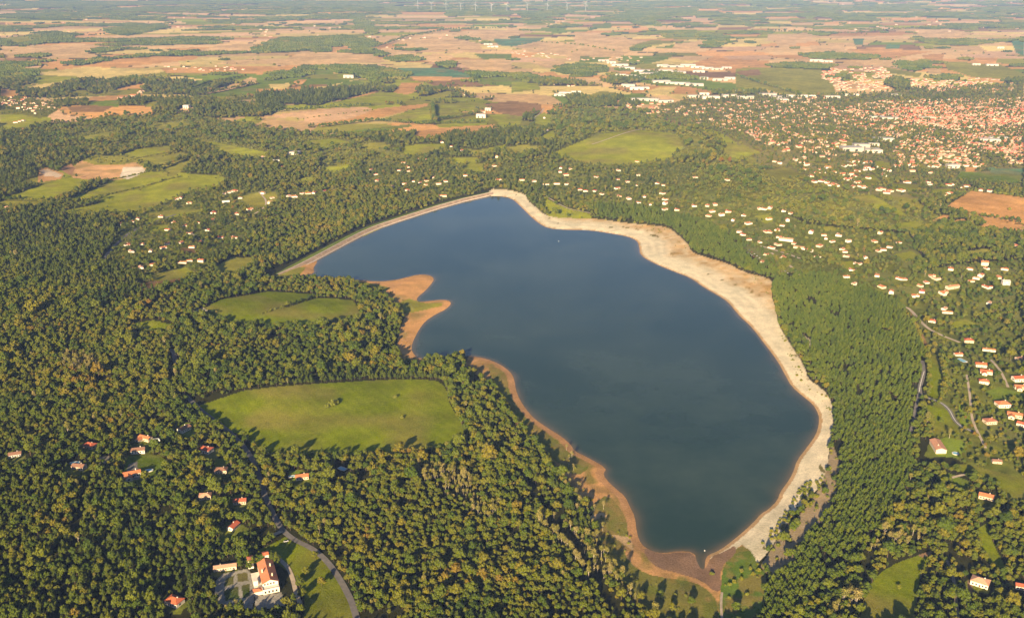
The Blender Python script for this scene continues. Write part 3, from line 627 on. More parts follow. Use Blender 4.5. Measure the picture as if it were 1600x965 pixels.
def house(u, v, kind, rot, sc, wallc, roofc, label, group, detail=2, name='house', cat='house'):
    x, y, z = [float(q[0]) for q in at(u, v)]
    HOUSES.append((x, y, (15 if kind == 'long' else 8.5) * (sc if not hasattr(sc, '__len__') else max(sc[:2]))))
    t = template(kind); r = empty(name, (x, y, z + .2), R(rot), sc); tag(r, label, cat, group)
    a = link('wall', t['wall'], r); a.color = (*wallc, 1)
    a = link('roof', t['roof'], r); a.color = (*roofc, 1)
    if detail >= 1: c = link('chimney', t['chimney'], a); c.color = (*wallc, 1)
    if detail >= 2:
        for g in t['window']: link('window', g, r)
        link('door', t['door'], r)
    return r

# houses one can tell apart by words
NEAR = [
 (24, 712, 'gable', 20, .9, GRY, RB, 'small grey house with brown roof alone in the wood near the left border'),
 (141, 698, 'hip', -20, .9, BUFF, RR, 'red roofed house half hidden by trees, next to a paved yard and covered pool'),
 (225, 688, 'ell', -25, 1.0, CREAM, RO, 'orange roofed house behind a white camper van in the lower woods'),
 (216, 706, 'gable', 15, 1.05, WHITE, RB, 'white house with dark brown main roof just below the orange one'),
 (207, 745, 'ell', 25, 1.15, WHITE, RO, 'bright white villa with orange roofs beside a kidney pool'),
 (124, 731, 'gable', -10, .95, BUFF, RB, 'brown roofed house in shade with light terrace next to bare tree'),
 (288, 672, 'gable', 60, 1.0, WHITE, RB, 'white gabled house partly hidden behind a tree near the meadow corner'),
 (322, 705, 'hip', -20, 1.0, WHITE, RR, 'house with red hipped roof and rounded white front beside the road bend'),
 (346, 737, 'hip', 5, .9, CREAM, RB, 'cream house with brown hip roof by the road, shaded front'),
 (321, 777, 'hip', 10, .85, BUFF, RT, 'small pale brown roofed house deep in the lower wood'),
 (375, 785, 'gable', 10, .9, BUFF, RR, 'red roofed house with dark front in a tree clearing near the road'),
 (365, 824, 'gable', 70, .85, WHITE, RR, 'narrow red roofed white house on a sunlit lawn near the road fork'),
 (273, 942, 'hip', -25, 1.0, WHITE, (.44, .12, .055), 'isolated house with vivid red roof near tall pines at the lower border'),
 (352, 888, 'long', 14, .72, CREAM, RT, 'long low pale brown roofed outbuilding beside the estate garden'),
 (472, 747, 'gable', 15, .95, CREAM, RO, 'orange roofed house with glass porch hidden among oaks below the meadow'),
 (1531, 912, 'hip', -35, 1.05, WHITE, RT, 'square pale roofed white farmhouse in the lower corner by the meadow'),
 (1541, 778, 'gable', -30, 1.0, BUFF, RO, 'orange roofed house casting long shadow on the upper lawn'),
 (1465, 700, 'long', 84, (.9, 1.25, 1.0), CREAM, (.46, .24, .15), 'large barn with broad salmon roof below the winding road'),
 (1546, 660, 'hip', 10, .95, BUFF, (.30, .12, .07), 'square dull red roofed house beside the steep lane'),
 (1566, 634, 'hip', 5, 1.1, WHITE, RO, 'long white house with orange hip roof under the paddock'),
 (1585, 652, 'ell', -25, 1.1, CREAM, RO, 'orange roofed angled villa below the paddock houses'),
 (1598, 665, 'gable', -40, .9, WHITE, RR, 'red roofed house cut by the right border under the angled villa'),
 (1532, 572, 'gable', -10, 1.0, WHITE, (.50, .13, .05), 'topmost of three white villas with bright orange roofs in a row'),
 (1541, 584, 'ell', -15, 1.0, WHITE, (.50, .13, .05), 'middle and largest of three villas with bright orange roofs'),
 (1537, 598, 'hip', -20, .85, WHITE, (.50, .14, .06), 'lowest and smallest of three villas with bright orange roofs'),
 (1497, 555, 'gable', 5, .75, WHITE, (.50, .14, .06), 'small orange roofed house above the large rectangular pool'),
 (1592, 594, 'gable', 5, 1.2, WHITE, RR, 'big red roofed white villa at the right border above another'),
 (1595, 608, 'ell', -10, 1.0, CREAM, RO, 'orange roofed cream villa directly below the big red one'),
 (1545, 548, 'long', -20, .6, WHITE, RO, 'long white house with orange roof above the three villas'),
 (1513, 534, 'hip', -10, .9, CREAM, RR, 'red roofed cream house alone among trees above the pool house'),
 (1457, 503, 'gable', -30, .8, WHITE, (.5, .1, .05), 'small vivid red roofed house beside the lane and pine wood'),
 (1480, 489, 'long', -8, .55, WHITE, RO, 'long white and orange terrace house above the lane'),
 (1594, 562, 'gable', 10, .9, BUFF, RB, 'brown roofed house in trees at the right border above the villas'),
 (1557, 722, 'gable', -10, .7, BUFF, RB, 'small brown roofed house under the path junction'),
 (1597, 918, 'gable', -20, .8, WHITE, RR, 'red roof corner of a white house at the lower right border'),
 (1488, 450, 'long', 20, .85, CREAM, (.50, .22, .12), 'largest villa of the right hillside with stepped orange roofs'),
 (1475, 459, 'ell', 15, .95, WHITE, RO, 'white fronted house just below the largest hillside villa'),
 (1571, 444, 'tall', -5, 1.0, WHITE, GRY, 'white block house with grey roof on the far hillside edge'),
 (1538, 414, 'tall', -15, 1.0, CREAM, RO, 'tall orange roofed house crowning the right hillside'),
 (1228, 376, 'long', -20, .95, WHITE, RT, 'long pale roofed village building beside the plane tree avenue'),
 (1248, 388, 'long', -20, .7, CREAM, RT, 'low pale hall at the lower end of the village avenue'),
 (870, 288, 'long', 0, .55, WHITE, RT, 'long white lakeside building next to its twin near the dam end'),
 (853, 289, 'long', 3, .55, WHITE, RT, 'low white wing west of the long lakeside building'),
 (692, 307, 'long', -3, .65, CREAM, RO, 'solitary long house with orange roof right behind the dam'),
 (285, 411, 'long', 0, .55, CREAM, RO, 'long orange roofed house with parking yard above a small meadow'),
 (353, 316, 'long', 20, .6, WHITE, (.6, .62, .65), 'long shed with white blue roof beside the small pasture'),
 (666, 250, 'long', -8, .6, WHITE, RO, 'largest white house in the woods north of the dam'),
 (432, 252, 'long', 4, .7, GRY, GRY, 'long pale grey farm shed at the forest clearing'),
]
for h in NEAR:
    house(*h[:7], h[7], 'houses around the lake', 2 if h[1] > 430 else 1)
# clusters: (name of the place, side from which they are counted, pixels)
CLUST = [
 ('roadside hamlet behind the dam', 'from the quarry side', 0, '275,312 282,310 296,318 252,339 352,303 360,301 367,299 375,310 334,333 331,344 370,335 391,328 272,348 290,353 262,360 296,365 310,349 325,360 345,372 366,372 310,379 282,380 300,387 222,383 200,383 205,394 255,388 235,393 261,382 296,408 314,409 220,419 239,414 207,347 215,343 191,351'),
 ('clearing west of the dam', 'from the quarry side', 0, '411,303 425,310 422,318 451,307 460,308 472,303 481,303 490,302 507,299 411,247 440,262'),
 ('wooded hamlet north of the dam', 'from the quarry side', 0, '652,249 630,255 637,262 639,268 579,266 587,273 589,283 624,267 612,293 632,288 646,284 656,286 666,283 665,290 677,278 685,288 696,284 727,275 779,282 772,260 776,246 636,298'),
 ('lakeside village', 'from the dam end', 0, '876,263 891,265 875,269 884,274 931,277 815,282 834,284 885,289 965,281 980,285 996,290 906,297 915,299 929,299 940,304 964,295 967,307 982,311 997,317 1007,308 1016,320 1027,287 1036,290 1035,303 1039,312 1039,319 1039,328 1057,328 995,253 997,275 966,267'),
 ('slope above the beach', 'from the dam end', 0, '1086,278 1136,282 1084,322 1105,322 1117,320 1112,331 1107,338 1127,337 1137,331 1162,337 1145,345 1169,350 1155,363 1160,367 1170,375 1187,379 1194,327 1186,327 1197,363 1190,410 1197,398'),
 ('village east of the beach', 'from the beach side', 0, '1224,330 1235,334 1203,326 1230,345 1222,353 1215,360 1201,343 1202,363 1217,371 1240,381 1215,383 1205,388 1255,389 1265,393 1224,402 1280,385 1300,378 1290,373 1310,368 1287,368 1267,364 1325,378 1316,390 1320,394 1322,401 1277,402'),
 ('wooded slope beyond the pines', 'from the pine wood side', 0, '1352,404 1340,413 1330,422 1322,433 1335,444 1370,431 1405,436 1412,437 1377,449 1392,458 1366,378 1375,365 1404,380 1390,387 1380,391 1372,393'),
 ('upper right hillside', 'from the pine wood side', 0, '1456,432 1462,436 1447,442 1437,447 1440,456 1430,463 1541,420 1569,421 1525,435 1532,432 1517,440 1560,434 1542,449 1545,474 1475,483 1586,385 1485,421 1515,421'),
 ('hamlet by the far left meadows', 'from the left border', 0, '27,162 33,158 20,160 8,157 12,162 40,172 46,170 52,174 38,168 58,166 64,171 70,163 76,168 80,164 30,190 24,192 36,189 34,203 28,170 10,325 55,178'),
 ('foot of the green hill', 'from the quarry side', 0, '690,223 705,230 722,236 520,150 725,149 770,152 765,172 755,176 850,185 853,205'),
 ('near edge of the town', 'from the green hill side', 0, '1210,253 1218,256 1258,265 1268,276 1272,285 1283,284 1292,286 1294,290 1303,289 1306,291 1346,292 1350,294 1352,266 1356,262 1362,266 1340,268 1315,275 1318,280 1325,282 1330,281 1335,276 1373,297 1378,296 1385,302 1391,299 1405,298 1410,299 1417,286 1425,268 1455,271 1450,285 1453,289 1482,290 1488,289 1505,294 1510,292 1477,305 1485,303 1532,298 1546,300'),
]
ORD = 'first second third fourth fifth sixth seventh eighth ninth tenth eleventh twelfth thirteenth fourteenth fifteenth sixteenth seventeenth eighteenth nineteenth twentieth'.split()
TENS = {20: 'twenty', 30: 'thirty', 40: 'forty', 50: 'fifty'}
def ordinal(i):
    if i < 20: return ORD[i]
    if (i + 1) % 10 == 0: return {30: 'thirtieth', 40: 'fortieth', 50: 'fiftieth'}[i + 1]
    return TENS[(i + 1) // 10 * 10] + '-' + ORD[(i + 1) % 10 - 1]
WN = {WHITE: 'white', CREAM: 'cream', BUFF: 'buff'}; RN = {RO: 'orange', RR: 'red', RT: 'pale brown', RB: 'dark brown'}
for name, side, _, s in CLUST:
    pts = sorted([tuple(p) for p in P(s)]); r_ = random.Random(len(pts)); town = 'town' in name
    for i, (u, v) in enumerate(pts):
        wc = r_.choice([WHITE, WHITE, WHITE, CREAM]); rc = r_.choice([RO, RO, RR, RO, RT])
        kd = r_.choice(['gable', 'hip', 'ell', 'gable', 'hip', 'ell', 'tall']); sz = r_.uniform(.66, .95) * (1.15 if town or v < 240 else 1)
        house(u + .3, v, kd, r_.choice([0, 90]) + r_.uniform(-30, 30) * 1.0 + (0 if r_.random() < .6 else 45), (sz, sz, sz * .82), wc, rc,
              '%s house, %s roof, %s %s, %s' % (WN[wc], RN[rc], ordinal(i), side, name), name, 1 if v > 300 else 0)

# the estate house and its tower, at the lower border
e1 = flat(422, 920); e2 = flat(411, 879); ER = math.atan2(float(e2[1] - e1[1]), float(e2[0] - e1[0])) - math.pi / 2
def estate():
    x, y, z = [float(q[0]) for q in at(417, 908)]; ea = ER; r = empty('estate_house', (x, y, z + .2), ea)
    tag(r, 'grand white estate house with long orange roof and square tower beside formal garden', 'house', 'houses around the lake')
    w_, rf = MB(), MB()
    def gy(x0, x1, y0, y1, h, p=.45, z0=0):
        a, b = MB(), MB(); gable(a, b, y0, y1, -x1, -x0, h, p, .5, z0)
        w_.add([(-yy, xx, zz) for xx, yy, zz in a.v], a.f); rf.add([(-yy, xx, zz) for xx, yy, zz in b.v], b.f)
    gy(-5, 8.5, -13, 22, 7.0); w_.box(-12, -5.2, -12, 17, -1.5, .6)
    w_.box(-6, 8.5, -19, -13.01, -1.5, 4.0); w_.box(-6, 8.5, -19, -18.7, 4.0, 4.8); w_.box(-6, -5.7, -18.7, -13.02, 4.0, 4.8)
    w_.box(-12, -8, -4, 2, -1.5, 5.2); hip(w_, rf, -13.5, -6.2, -18, -12.5, 3.6, .35)
    a = link('wall', w_.me('wall', [M['wall']]), r); a.color = (*WHITE, 1)
    b = link('roof', rf.me('roof', [M['roof']]), r); b.color = (.50, .19, .095, 1)
    for cxx, cyy in ((5, 10), (-3, 3), (4.5, -6)):
        m = MB(); m.box(cxx - .6, cxx + .6, cyy - .6, cyy + .6, 8.4, 11.6); c = link('chimney', m.me('chimney', [M['wall']]), b); c.color = (*CREAM, 1)
    for k in range(7):
        for zz in (1, 4.4):
            m = MB(); m.box(8.502, 8.58, -11 + k * 4.6, -9.6 + k * 4.6, zz - .3, zz + 1.5); link('window', m.me('window', [M['glass']]), r)
    for k in range(4):
        m = MB(); m.box(-4.5 + k * 3.2, -3 + k * 3.2, -19.08, -19.002, .8, 2.9); link('window', m.me('window', [M['glass']]), r)
        m = MB(); m.box(-3.8 + k * 2.6, -2.5 + k * 2.6, -13.08, -13.002, 5.0, 6.8); link('window', m.me('window', [M['glass']]), r)
    HOUSES.append((x, y, 22)); HOUSES.append((x, y - 14, 16))
    x, y, z = [float(q[0]) for q in at(392, 885)]; t = empty('tower', (x, y, z), ER); tag(t, 'slim square tower with red brown roof at the back of the estate house', 'tower')
    w2, r2 = MB(), MB(); hip(w2, r2, -2.4, 2.4, -2.9, 2.9, 9.5, .3); a = link('wall', w2.me('wall', [M['wall']]), t); a.color = (*WHITE, 1); b = link('roof', r2.me('roof', [M['roof']]), t); b.color = (.36, .12, .07, 1)
    x, y, z = [float(q[0]) for q in at(416, 880)]; t = empty('tower', (x, y, z), ER); tag(t, 'taller tower with orange roof joined to the end of the long estate roof', 'tower')
    w2, r2 = MB(), MB(); gable(w2, r2, -2.6, 2.6, -3.2, 3.2, 11.0, .3, .3); a = link('wall', w2.me('wall', [M['wall']]), t); a.color = (*WHITE, 1); b = link('roof', r2.me('roof', [M['roof']]), t); b.color = (.48, .15, .07, 1)
    for k in range(2):
        m = MB(); m.box(-1.2 + k * 1.6, -.4 + k * 1.6, -3.28, -3.203, 6.5, 8.5); link('window', m.me('window', [M['glass']]), t)
estate()

# swimming pools, a camper van, buoys, parked cars
def pool(u, v, L, W, rot, label, round_=False):
    x, y, z = [float(q[0]) for q in at(u, v)]; r = empty('swimming_pool', (x, y, z + .3), R(rot)); tag(r, label, 'swimming pool', 'garden pools')
    n = 20; e = 2.0 if round_ else 6.0
    ring = [(L / 2 * math.copysign(abs(math.cos(a)) ** (2 / e), math.cos(a)), W / 2 * math.copysign(abs(math.sin(a)) ** (2 / e), math.sin(a))) for a in [2 * math.pi * i / n for i in range(n)]]
    m = MB(); m.add([(a, b, .1) for a, b in ring], [tuple(range(n))]); link('water_surface', m.me('pool_water', [M['pool']]), r)
    m = MB(); o = [(a * (1 + 1.6 / L), b * (1 + 1.6 / W)) for a, b in ring]
    m.add([(a, b, .2) for a, b in ring] + [(a, b, .2) for a, b in o] + [(a, b, -1) for a, b in o] + [(a, b, -1) for a, b in ring], [(i, (i + 1) % n, n + (i + 1) % n, n + i)[::-1] for i in range(n)] + [(n + i, n + (i + 1) % n, 2 * n + (i + 1) % n, 2 * n + i)[::-1] for i in range(n)] + [(i, (i + 1) % n, 3 * n + (i + 1) % n, 3 * n + i) for i in range(n)])
    link('coping', m.me('pool_coping', [M['pooledge']]), r); HOUSES.append((x, y, max(L, W) / 2 + 2))
pool(231, 735, 10, 5.5, 25, 'kidney pool with pale surround beside the bright white villa', True)
pool(1503, 563, 13, 7, -70, 'large rectangular blue pool below a small orange roofed house')
pool(1493, 708, 6, 6, 0, 'small round pale pool in the garden east of the salmon barn', True)
pool(535, 732, 9, 5, -35, 'shaded grey pool enclosed by the wood under the meadow')
pool(117, 723, 9, 5, 15, 'pale covered pool in shade near a dark roofed house')
pool(1590, 592, 8, 4, 60, 'narrow pool in front of the big red roofed villa')
pool(456, 744, 6, 3, 20, 'small pale pool beside the orange roofed house among oaks')
def vehicle(u, v, L, W, Hh, rot, color, name, label, cat, group=None, van=False):
    x, y, z = [float(q[0]) for q in at(u, v)]; r = empty(name, (x, y, z + .45), R(rot)); tag(r, label, cat, group)
    b = MB(); hb = Hh * (.96 if van else .55)
    b.add([(-L / 2, -W / 2, .3), (L / 2, -W / 2, .3), (L / 2, W / 2, .3), (-L / 2, W / 2, .3), (-L / 2, -W / 2, hb), (L / 2, -W / 2, hb * (.6 if van else .9)), (L / 2, W / 2, hb * (.6 if van else .9)), (-L / 2, W / 2, hb)] + ([(L * .36, -W / 2, hb), (L * .36, W / 2, hb)] if van else []),
          [(0, 3, 2, 1), (3, 0, 4, 7), (1, 2, 6, 5)] + ([(0, 1, 5, 8, 4), (2, 3, 7, 9, 6), (4, 8, 9, 7), (8, 5, 6, 9)] if van else [(0, 1, 5, 4), (2, 3, 7, 6), (4, 5, 6, 7)]))
    a = link('body', b.me('car_body', [M['carpaint']]), r); a.color = (*color, 1)
    g = MB()
    if van: g.box(L * .1, L * .3, -W / 2 - .03, -W / 2 - .003, hb * .55, hb * .85); g.box(-L * .3, -L * .1, -W / 2 - .03, -W / 2 - .003, hb * .55, hb * .85)
    else: g.add([(-L * .36, -W * .46, hb + .01), (L * .26, -W * .46, hb - .04), (L * .26, W * .46, hb - .04), (-L * .36, W * .46, hb + .01), (-L * .25, -W * .38, Hh), (L * .08, -W * .38, Hh), (L * .08, W * .38, Hh), (-L * .25, W * .38, Hh)], [(4, 5, 6, 7), (0, 1, 5, 4), (1, 2, 6, 5), (2, 3, 7, 6), (3, 0, 4, 7)])
    link('windows', g.me('car_glass', [M['glass']]), r)
    for sx in (-.3, .3):
        for sy in (-.5, .5):
            t = MB(); t.tube((L * sx, W * sy - .12, .33), (L * sx, W * sy + .12, .33), .34, .34, 10); link('wheel', t.me('wheel', [M['tyre']]), r)
    HOUSES.append((x, y, L / 2))
vehicle(245, 689, 7.5, 2.6, 2.9, 10, (.8, .8, .78), 'camper_van', 'white camper van parked beside the orange roofed house in the lower woods', 'camper van', None, True)
cr = random.Random(4); CC = [(.7, .7, .7), (.05, .05, .06), (.3, .32, .35), (.35, .05, .04), (.06, .1, .25), (.6, .6, .58)]
CN = ['white', 'black', 'grey', 'red', 'blue', 'silver']
for i, (u, v) in enumerate([(1166, 393), (1169, 395), (1172, 397), (1175, 399), (1178, 401), (1181, 403), (1184, 405), (1187, 403), (1183, 400), (1179, 397), (1175, 394), (1171, 391), (1227, 424), (1231, 427), (1236, 430)]):
    k = cr.randrange(6); vehicle(u, v, 4.3, 1.8, 1.5, 60, CC[k], 'parked_car', '%s car, %s from the beach side on the village car park' % (CN[k], ordinal(i)), 'car', 'cars parked in the lakeside village')
vehicle(447, 846, 4.3, 1.8, 1.5, 20, CC[0], 'parked_car', 'white car beside the fork of road and estate lane', 'car')
for i, (u, v, lab) in enumerate([(1101, 860, 'white buoy floating at the mouth of the narrow inlet'), (873, 377, 'white buoy far out in front of the beach bend')]):
    x, y = flat(u, v); m = MB(); m.tube((0, 0, -.4), (0, 0, .4), .55, .55, 12); m.tube((0, 0, .4), (0, 0, 1.2), .3, .1, 12)
    o = link('buoy', m.me('buoy', [M['hull']])); o.location = (float(x), float(y), 0); tag(o, lab, 'buoy')

# ------------------------------------------------------------------ town: the remaining houses as one mass
def mini(L, W, h, roof):
    w_, r_ = MB(), MB(); gable(w_, r_, -L / 2, L / 2, -W / 2, W / 2, h, .45, .4); m = MB(); m.add(w_.v, w_.f, 0); m.add(r_.v, r_.f, 1); return m
def place_mass(name, label, specs, mats):
    V = []; Fc = []; Fm = []; k = 0
    for (x, y, z, rot, L, W, h, mw, mr) in specs:
        m = mini(L, W, h, 0); c, s_ = math.cos(rot), math.sin(rot); a = np.array(m.v)
        V.append(np.stack([a[:, 0] * c - a[:, 1] * s_ + x, a[:, 0] * s_ + a[:, 1] * c + y, a[:, 2] + z], 1))
        Fc += [tuple(i + k for i in f) for f in m.f]; Fm += [mw if q == 0 else mr for q in m.m]; k += len(a)
    return tag(link(name, mesh(name, np.concatenate(V), Fc, mats, Fm)), label, 'houses', kind='stuff')
def fixed(name, c): return plain(name, c, .9, .1, .3, .1)
TM = [fixed('town_white', (.52, .43, .33)), fixed('town_cream', (.48, .37, .26)), fixed('tiles_orange', RO), fixed('tiles_red', RR), fixed('tiles_pale', RT), fixed('tiles_old', (.38, .22, .15))]
specs = []; tr = random.Random(12); grid = {}
def scatter_town(s, n, big=1.0, rowang=None):
    p = wp(P(s)); x0, y0 = p.min(0); x1, y1 = p.max(0); c = 0; tries = 0
    while c < n and tries < n * 30:
        tries += 1; X = tr.uniform(x0, x1); Y = tr.uniform(y0, y1)
        if not inside(np.array([X]), np.array([Y]), p)[0]: continue
        key = (int(X / 17), int(Y / 17))
        if key in grid: continue
        grid[key] = 1; c += 1; a = (math.radians(18) if rowang is None else rowang) + tr.choice([0, math.pi / 2]) + tr.uniform(-.25, .25)
        specs.append([X, Y, 0, a, tr.uniform(11, 17) * big, tr.uniform(9, 12) * big, tr.choice([2.3, 2.7, 3.9]) * big, tr.choice([0, 1, 1]), tr.choice([2, 2, 3, 4, 4, 5])])
for s, n, b in [('1290,170 1400,156 1600,153 1640,160 1640,232 1520,232 1420,222 1340,200', 1000, .98), ('1385,170 1480,168 1600,172 1600,195 1480,200 1400,190', 330, 1.4),
                ('1130,160 1290,152 1330,200 1340,232 1250,240 1180,205', 260, .95), ('1200,205 1290,215 1340,245 1400,270 1330,295 1250,262', 60, 1.0), ('1400,222 1520,232 1540,262 1460,262 1400,262', 130, 1.0),
                ('1040,170 1130,160 1180,190 1130,205 1090,195', 70, 1.0), ('960,158 1040,162 1050,180 1000,178', 38, 1), ('1300,108 1380,106 1400,125 1390,142 1310,142 1288,120', 170, 1.1),
                ('1400,122 1520,128 1540,140 1470,145 1410,135', 130, 1.1), ('1500,121 1580,124 1590,145 1540,148', 50, 1), ('1285,112 1330,116 1310,127 1283,124', 40, 1.1),
                ('900,93 1000,88 1005,96 920,98', 16, 1), ('1060,12 1090,8 1100,25 1065,28', 40, 1.3), ('850,30 890,28 900,42 855,44', 30, 1.2), ('1120,196 1210,212 1240,240 1200,232', 45, 1), ('800,78 905,88 900,94 800,88', 22, 1),
                ('1490,210 1600,215 1600,238 1540,240', 60, 1.2), ('1560,235 1600,235 1600,255 1570,258', 22, 1.1), ('840,120 900,130 900,136 850,134', 16, 1), ('250,104 380,104 390,112 270,112', 20, 1.1), ('1290,0 1600,0 1600,50 1290,50', 30, 1.5),
                ('0,150 35,152 85,162 85,172 30,176 0,168', 22, 1), ('400,40 800,40 800,75 400,75', 26, 1.5), ('0,20 400,20 400,60 0,60', 20, 1.5), ('180,155 225,140 228,144 190,158', 12, 1.3)]:
    scatter_town(s, n, b)
sp = np.array([[a[0], a[1]] for a in specs]); zz = height(sp[:, 0], sp[:, 1])
for a, z in zip(specs, zz): a[2] = float(z)
specs.sort(key=lambda a: a[1])
nown = 40      # the nearest ones of the mass are things of their own
for k, a in enumerate(specs[:nown]):
    kd = 'gable' if a[6] < 5 else 'tall'; t = template(kd); r = empty('house', (a[0], a[1], a[2]), a[3], a[4] / 14)
    tag(r, 'small pale walled house with tiled roof scattered along the near side of the hazy town', 'house', 'small houses of the town edge')
    q = link('wall', t['wall'], r); q.color = (*WHITE, 1); q = link('roof', t['roof'], r); q.color = (*RO, 1)
place_mass('distant_town_houses', 'hazy mass of small white houses with terracotta roofs filling the far town', specs[nown:], TM)
TOWN_XY = sp

# warehouses of the business park, each one a thing
SHEDS = P('''943,96 60 18 955,99 50 20 968,103 90 26 980,108 80 30 1003,112 80 30 1024,116 120 45 1010,118 70 25 1040,112 70 22 1058,114 90 28 1052,105 110 22 1075,104 80 20 1035,104 60 20 1090,106 70 18 1105,108 60 20
1092,113 60 24 1120,109 60 20 1135,107 50 18 1033,129 80 28 1000,123 60 20 985,121 55 20 970,119 50 16 1050,131 60 20 1066,132 70 20 1085,134 80 22 1100,124 40 18 1125,126 70 16 1140,124 50 14 982,136 60 22 995,140 60 22
1005,139 50 20 885,147 70 16 900,147 40 14 875,150 50 14 1085,152 60 22 1110,154 70 24 1140,152 60 22 1165,154 70 22 1155,145 50 16 1200,150 70 20 1215,154 50 26 1222,158 40 30 1100,149 40 14 1000,157 70 16 1020,158 50 18 1040,160 60 16
1275,96 70 22 1292,97 60 22 763,70 60 30 770,74 70 26 1525,102 40 12 1550,103 60 16 1563,76 40 12 1330,235 60 24 1362,237 50 26 1345,231 45 18 1488,262 32 14 1365,228 30 12 1380,220 60 20 1545,222 60 18 1560,218 55 16
1262,152 60 16 1240,152 60 14 1300,153 60 16 752,183 30 12 763,173 22 12 752,184 34 12 460,241 34 14 292,169 22 12 545,122 50 8 1330,150 60 14 1400,150 40 14 1450,186 46 16 1390,187 60 20 1370,185 50 16'''.replace(',', ' ').replace('\n', ' ')).ravel().reshape(-1, 4)
shed_r = random.Random(3)
def shed_mesh(kind):
    wl, rf = MB(), MB()
    if kind: gable(wl, rf, -.5, .5, -.5, .5, 1.0, .25, .0); rf.v = [(x, y, z) for x, y, z in rf.v]
    else: wl.box(-.5, .5, -.5, .5, -.4, 1.0); rf.box(-.49, .49, -.49, .49, 1.003, 1.02)
    dr = MB(); dr.box(-.3, -.18, -.503, -.5005, 0, .6); dr.box(.1, .22, -.503, -.5005, 0, .6)
    return wl.me('shed_wall', [M['metal']]), rf.me('shed_roof', [M['metal']]), dr.me('shed_door', [M['glass']])
SM = [shed_mesh(0), shed_mesh(1)]
cnt = {}
order = sorted(range(len(SHEDS)), key=lambda i: SHEDS[i][0])
for rank, i in enumerate(order):
    u, v, L, W = SHEDS[i]; x, y, z = [float(q[0]) for q in at(u, v)]
    park = 935 < u < 1150 and v < 142
    col = shed_r.choice([(.46, .41, .34), (.52, .47, .39), (.38, .34, .29), (.43, .39, .33)])
    t = SM[shed_r.random() < .3]; r = empty('warehouse', (x, y, z), R(shed_r.uniform(-14, 4)), (L, W * 1.4, shed_r.uniform(8, 11)))
    where = 'distant business park' if park else ('town edge' if u > 860 else 'open far plain')
    cnt[where] = cnt.get(where, 0) + 1
    tag(r, 'pale flat warehouse on the %s, %s from the left there' % (where, ordinal(cnt[where] - 1)), 'warehouse', 'pale warehouses of the plain')
    a = link('wall', t[0], r); a.color = (*col, 1); b = link('roof', t[1], r); b.color = (*[min(.9, q * 1.04) for q in col], 1); link('door', t[2], r)

# ------------------------------------------------------------------ wind turbines on the far ridge
TPM = plain('turbine_coating', (.36, .36, .36), .5, .3)
def turbine(u, v, phase, label, src=None):
    x, y, z = [float(q[0]) for q in at(u, v)]
    t = MB(); t.tube((0, 0, -1), (0, 0, 78), 2.3, 1.3, 10); n = MB(); n.box(-2.2, 2.2, -3, 6, 76.5, 81)
    h = MB(); h.tube((0, -5.5, 79), (0, -3, 79), 1.0, 2.2, 8)
    r = empty('wind_turbine', (x, y, z)); tag(r, label, 'wind turbine', 'wind turbines on the horizon ridge')
    mt = [TPM]
    tw = link('tower', src['t'] if src else t.me('tower', mt), r); nc = link('nacelle', src['n'] if src else n.me('nacelle', mt), r); hub = link('hub', src['h'] if src else h.me('hub', mt), r)
    if not src:
        b = MB(); b.add([(-.9, -4.4, 0), (.9, -4.2, 0), (1.6, -4.1, 8), (.5, -4.2, 38), (-.5, -4.3, 38), (-1.6, -4.5, 8), (-.9, -3.9, 0), (.9, -3.7, 0), (1.6, -3.6, 8), (.5, -3.9, 38), (-.5, -4.0, 38), (-1.6, -4.0, 8)],
                        [(0, 1, 2, 5), (5, 2, 3, 4), (7, 6, 11, 8), (8, 11, 10, 9), (0, 5, 11, 6), (5, 4, 10, 11), (1, 7, 8, 2), (2, 8, 9, 3), (3, 9, 10, 4)])
        src = {'t': tw.data, 'n': nc.data, 'h': hub.data, 'b': b.me('blade', mt)}
    for k in range(3):
        bl = link('blade', src['b'], hub); bl.location = (0, 0, 79); bl.rotation_euler = (0, phase + k * 2 * math.pi / 3, 0)
    return src
src = None
for i, (u, v) in enumerate([(653, 16), (674, 16.5), (697, 17.5), (720, 18), (743, 19), (768, 19.5), (792, 19), (824, 18.5), (855, 18), (886, 17.5), (915, 17)]):
    src = turbine(u, v, 1.1 * i, 'white three bladed wind turbine on the hazy ridge, %s of eleven from the left' % ordinal(i), src)

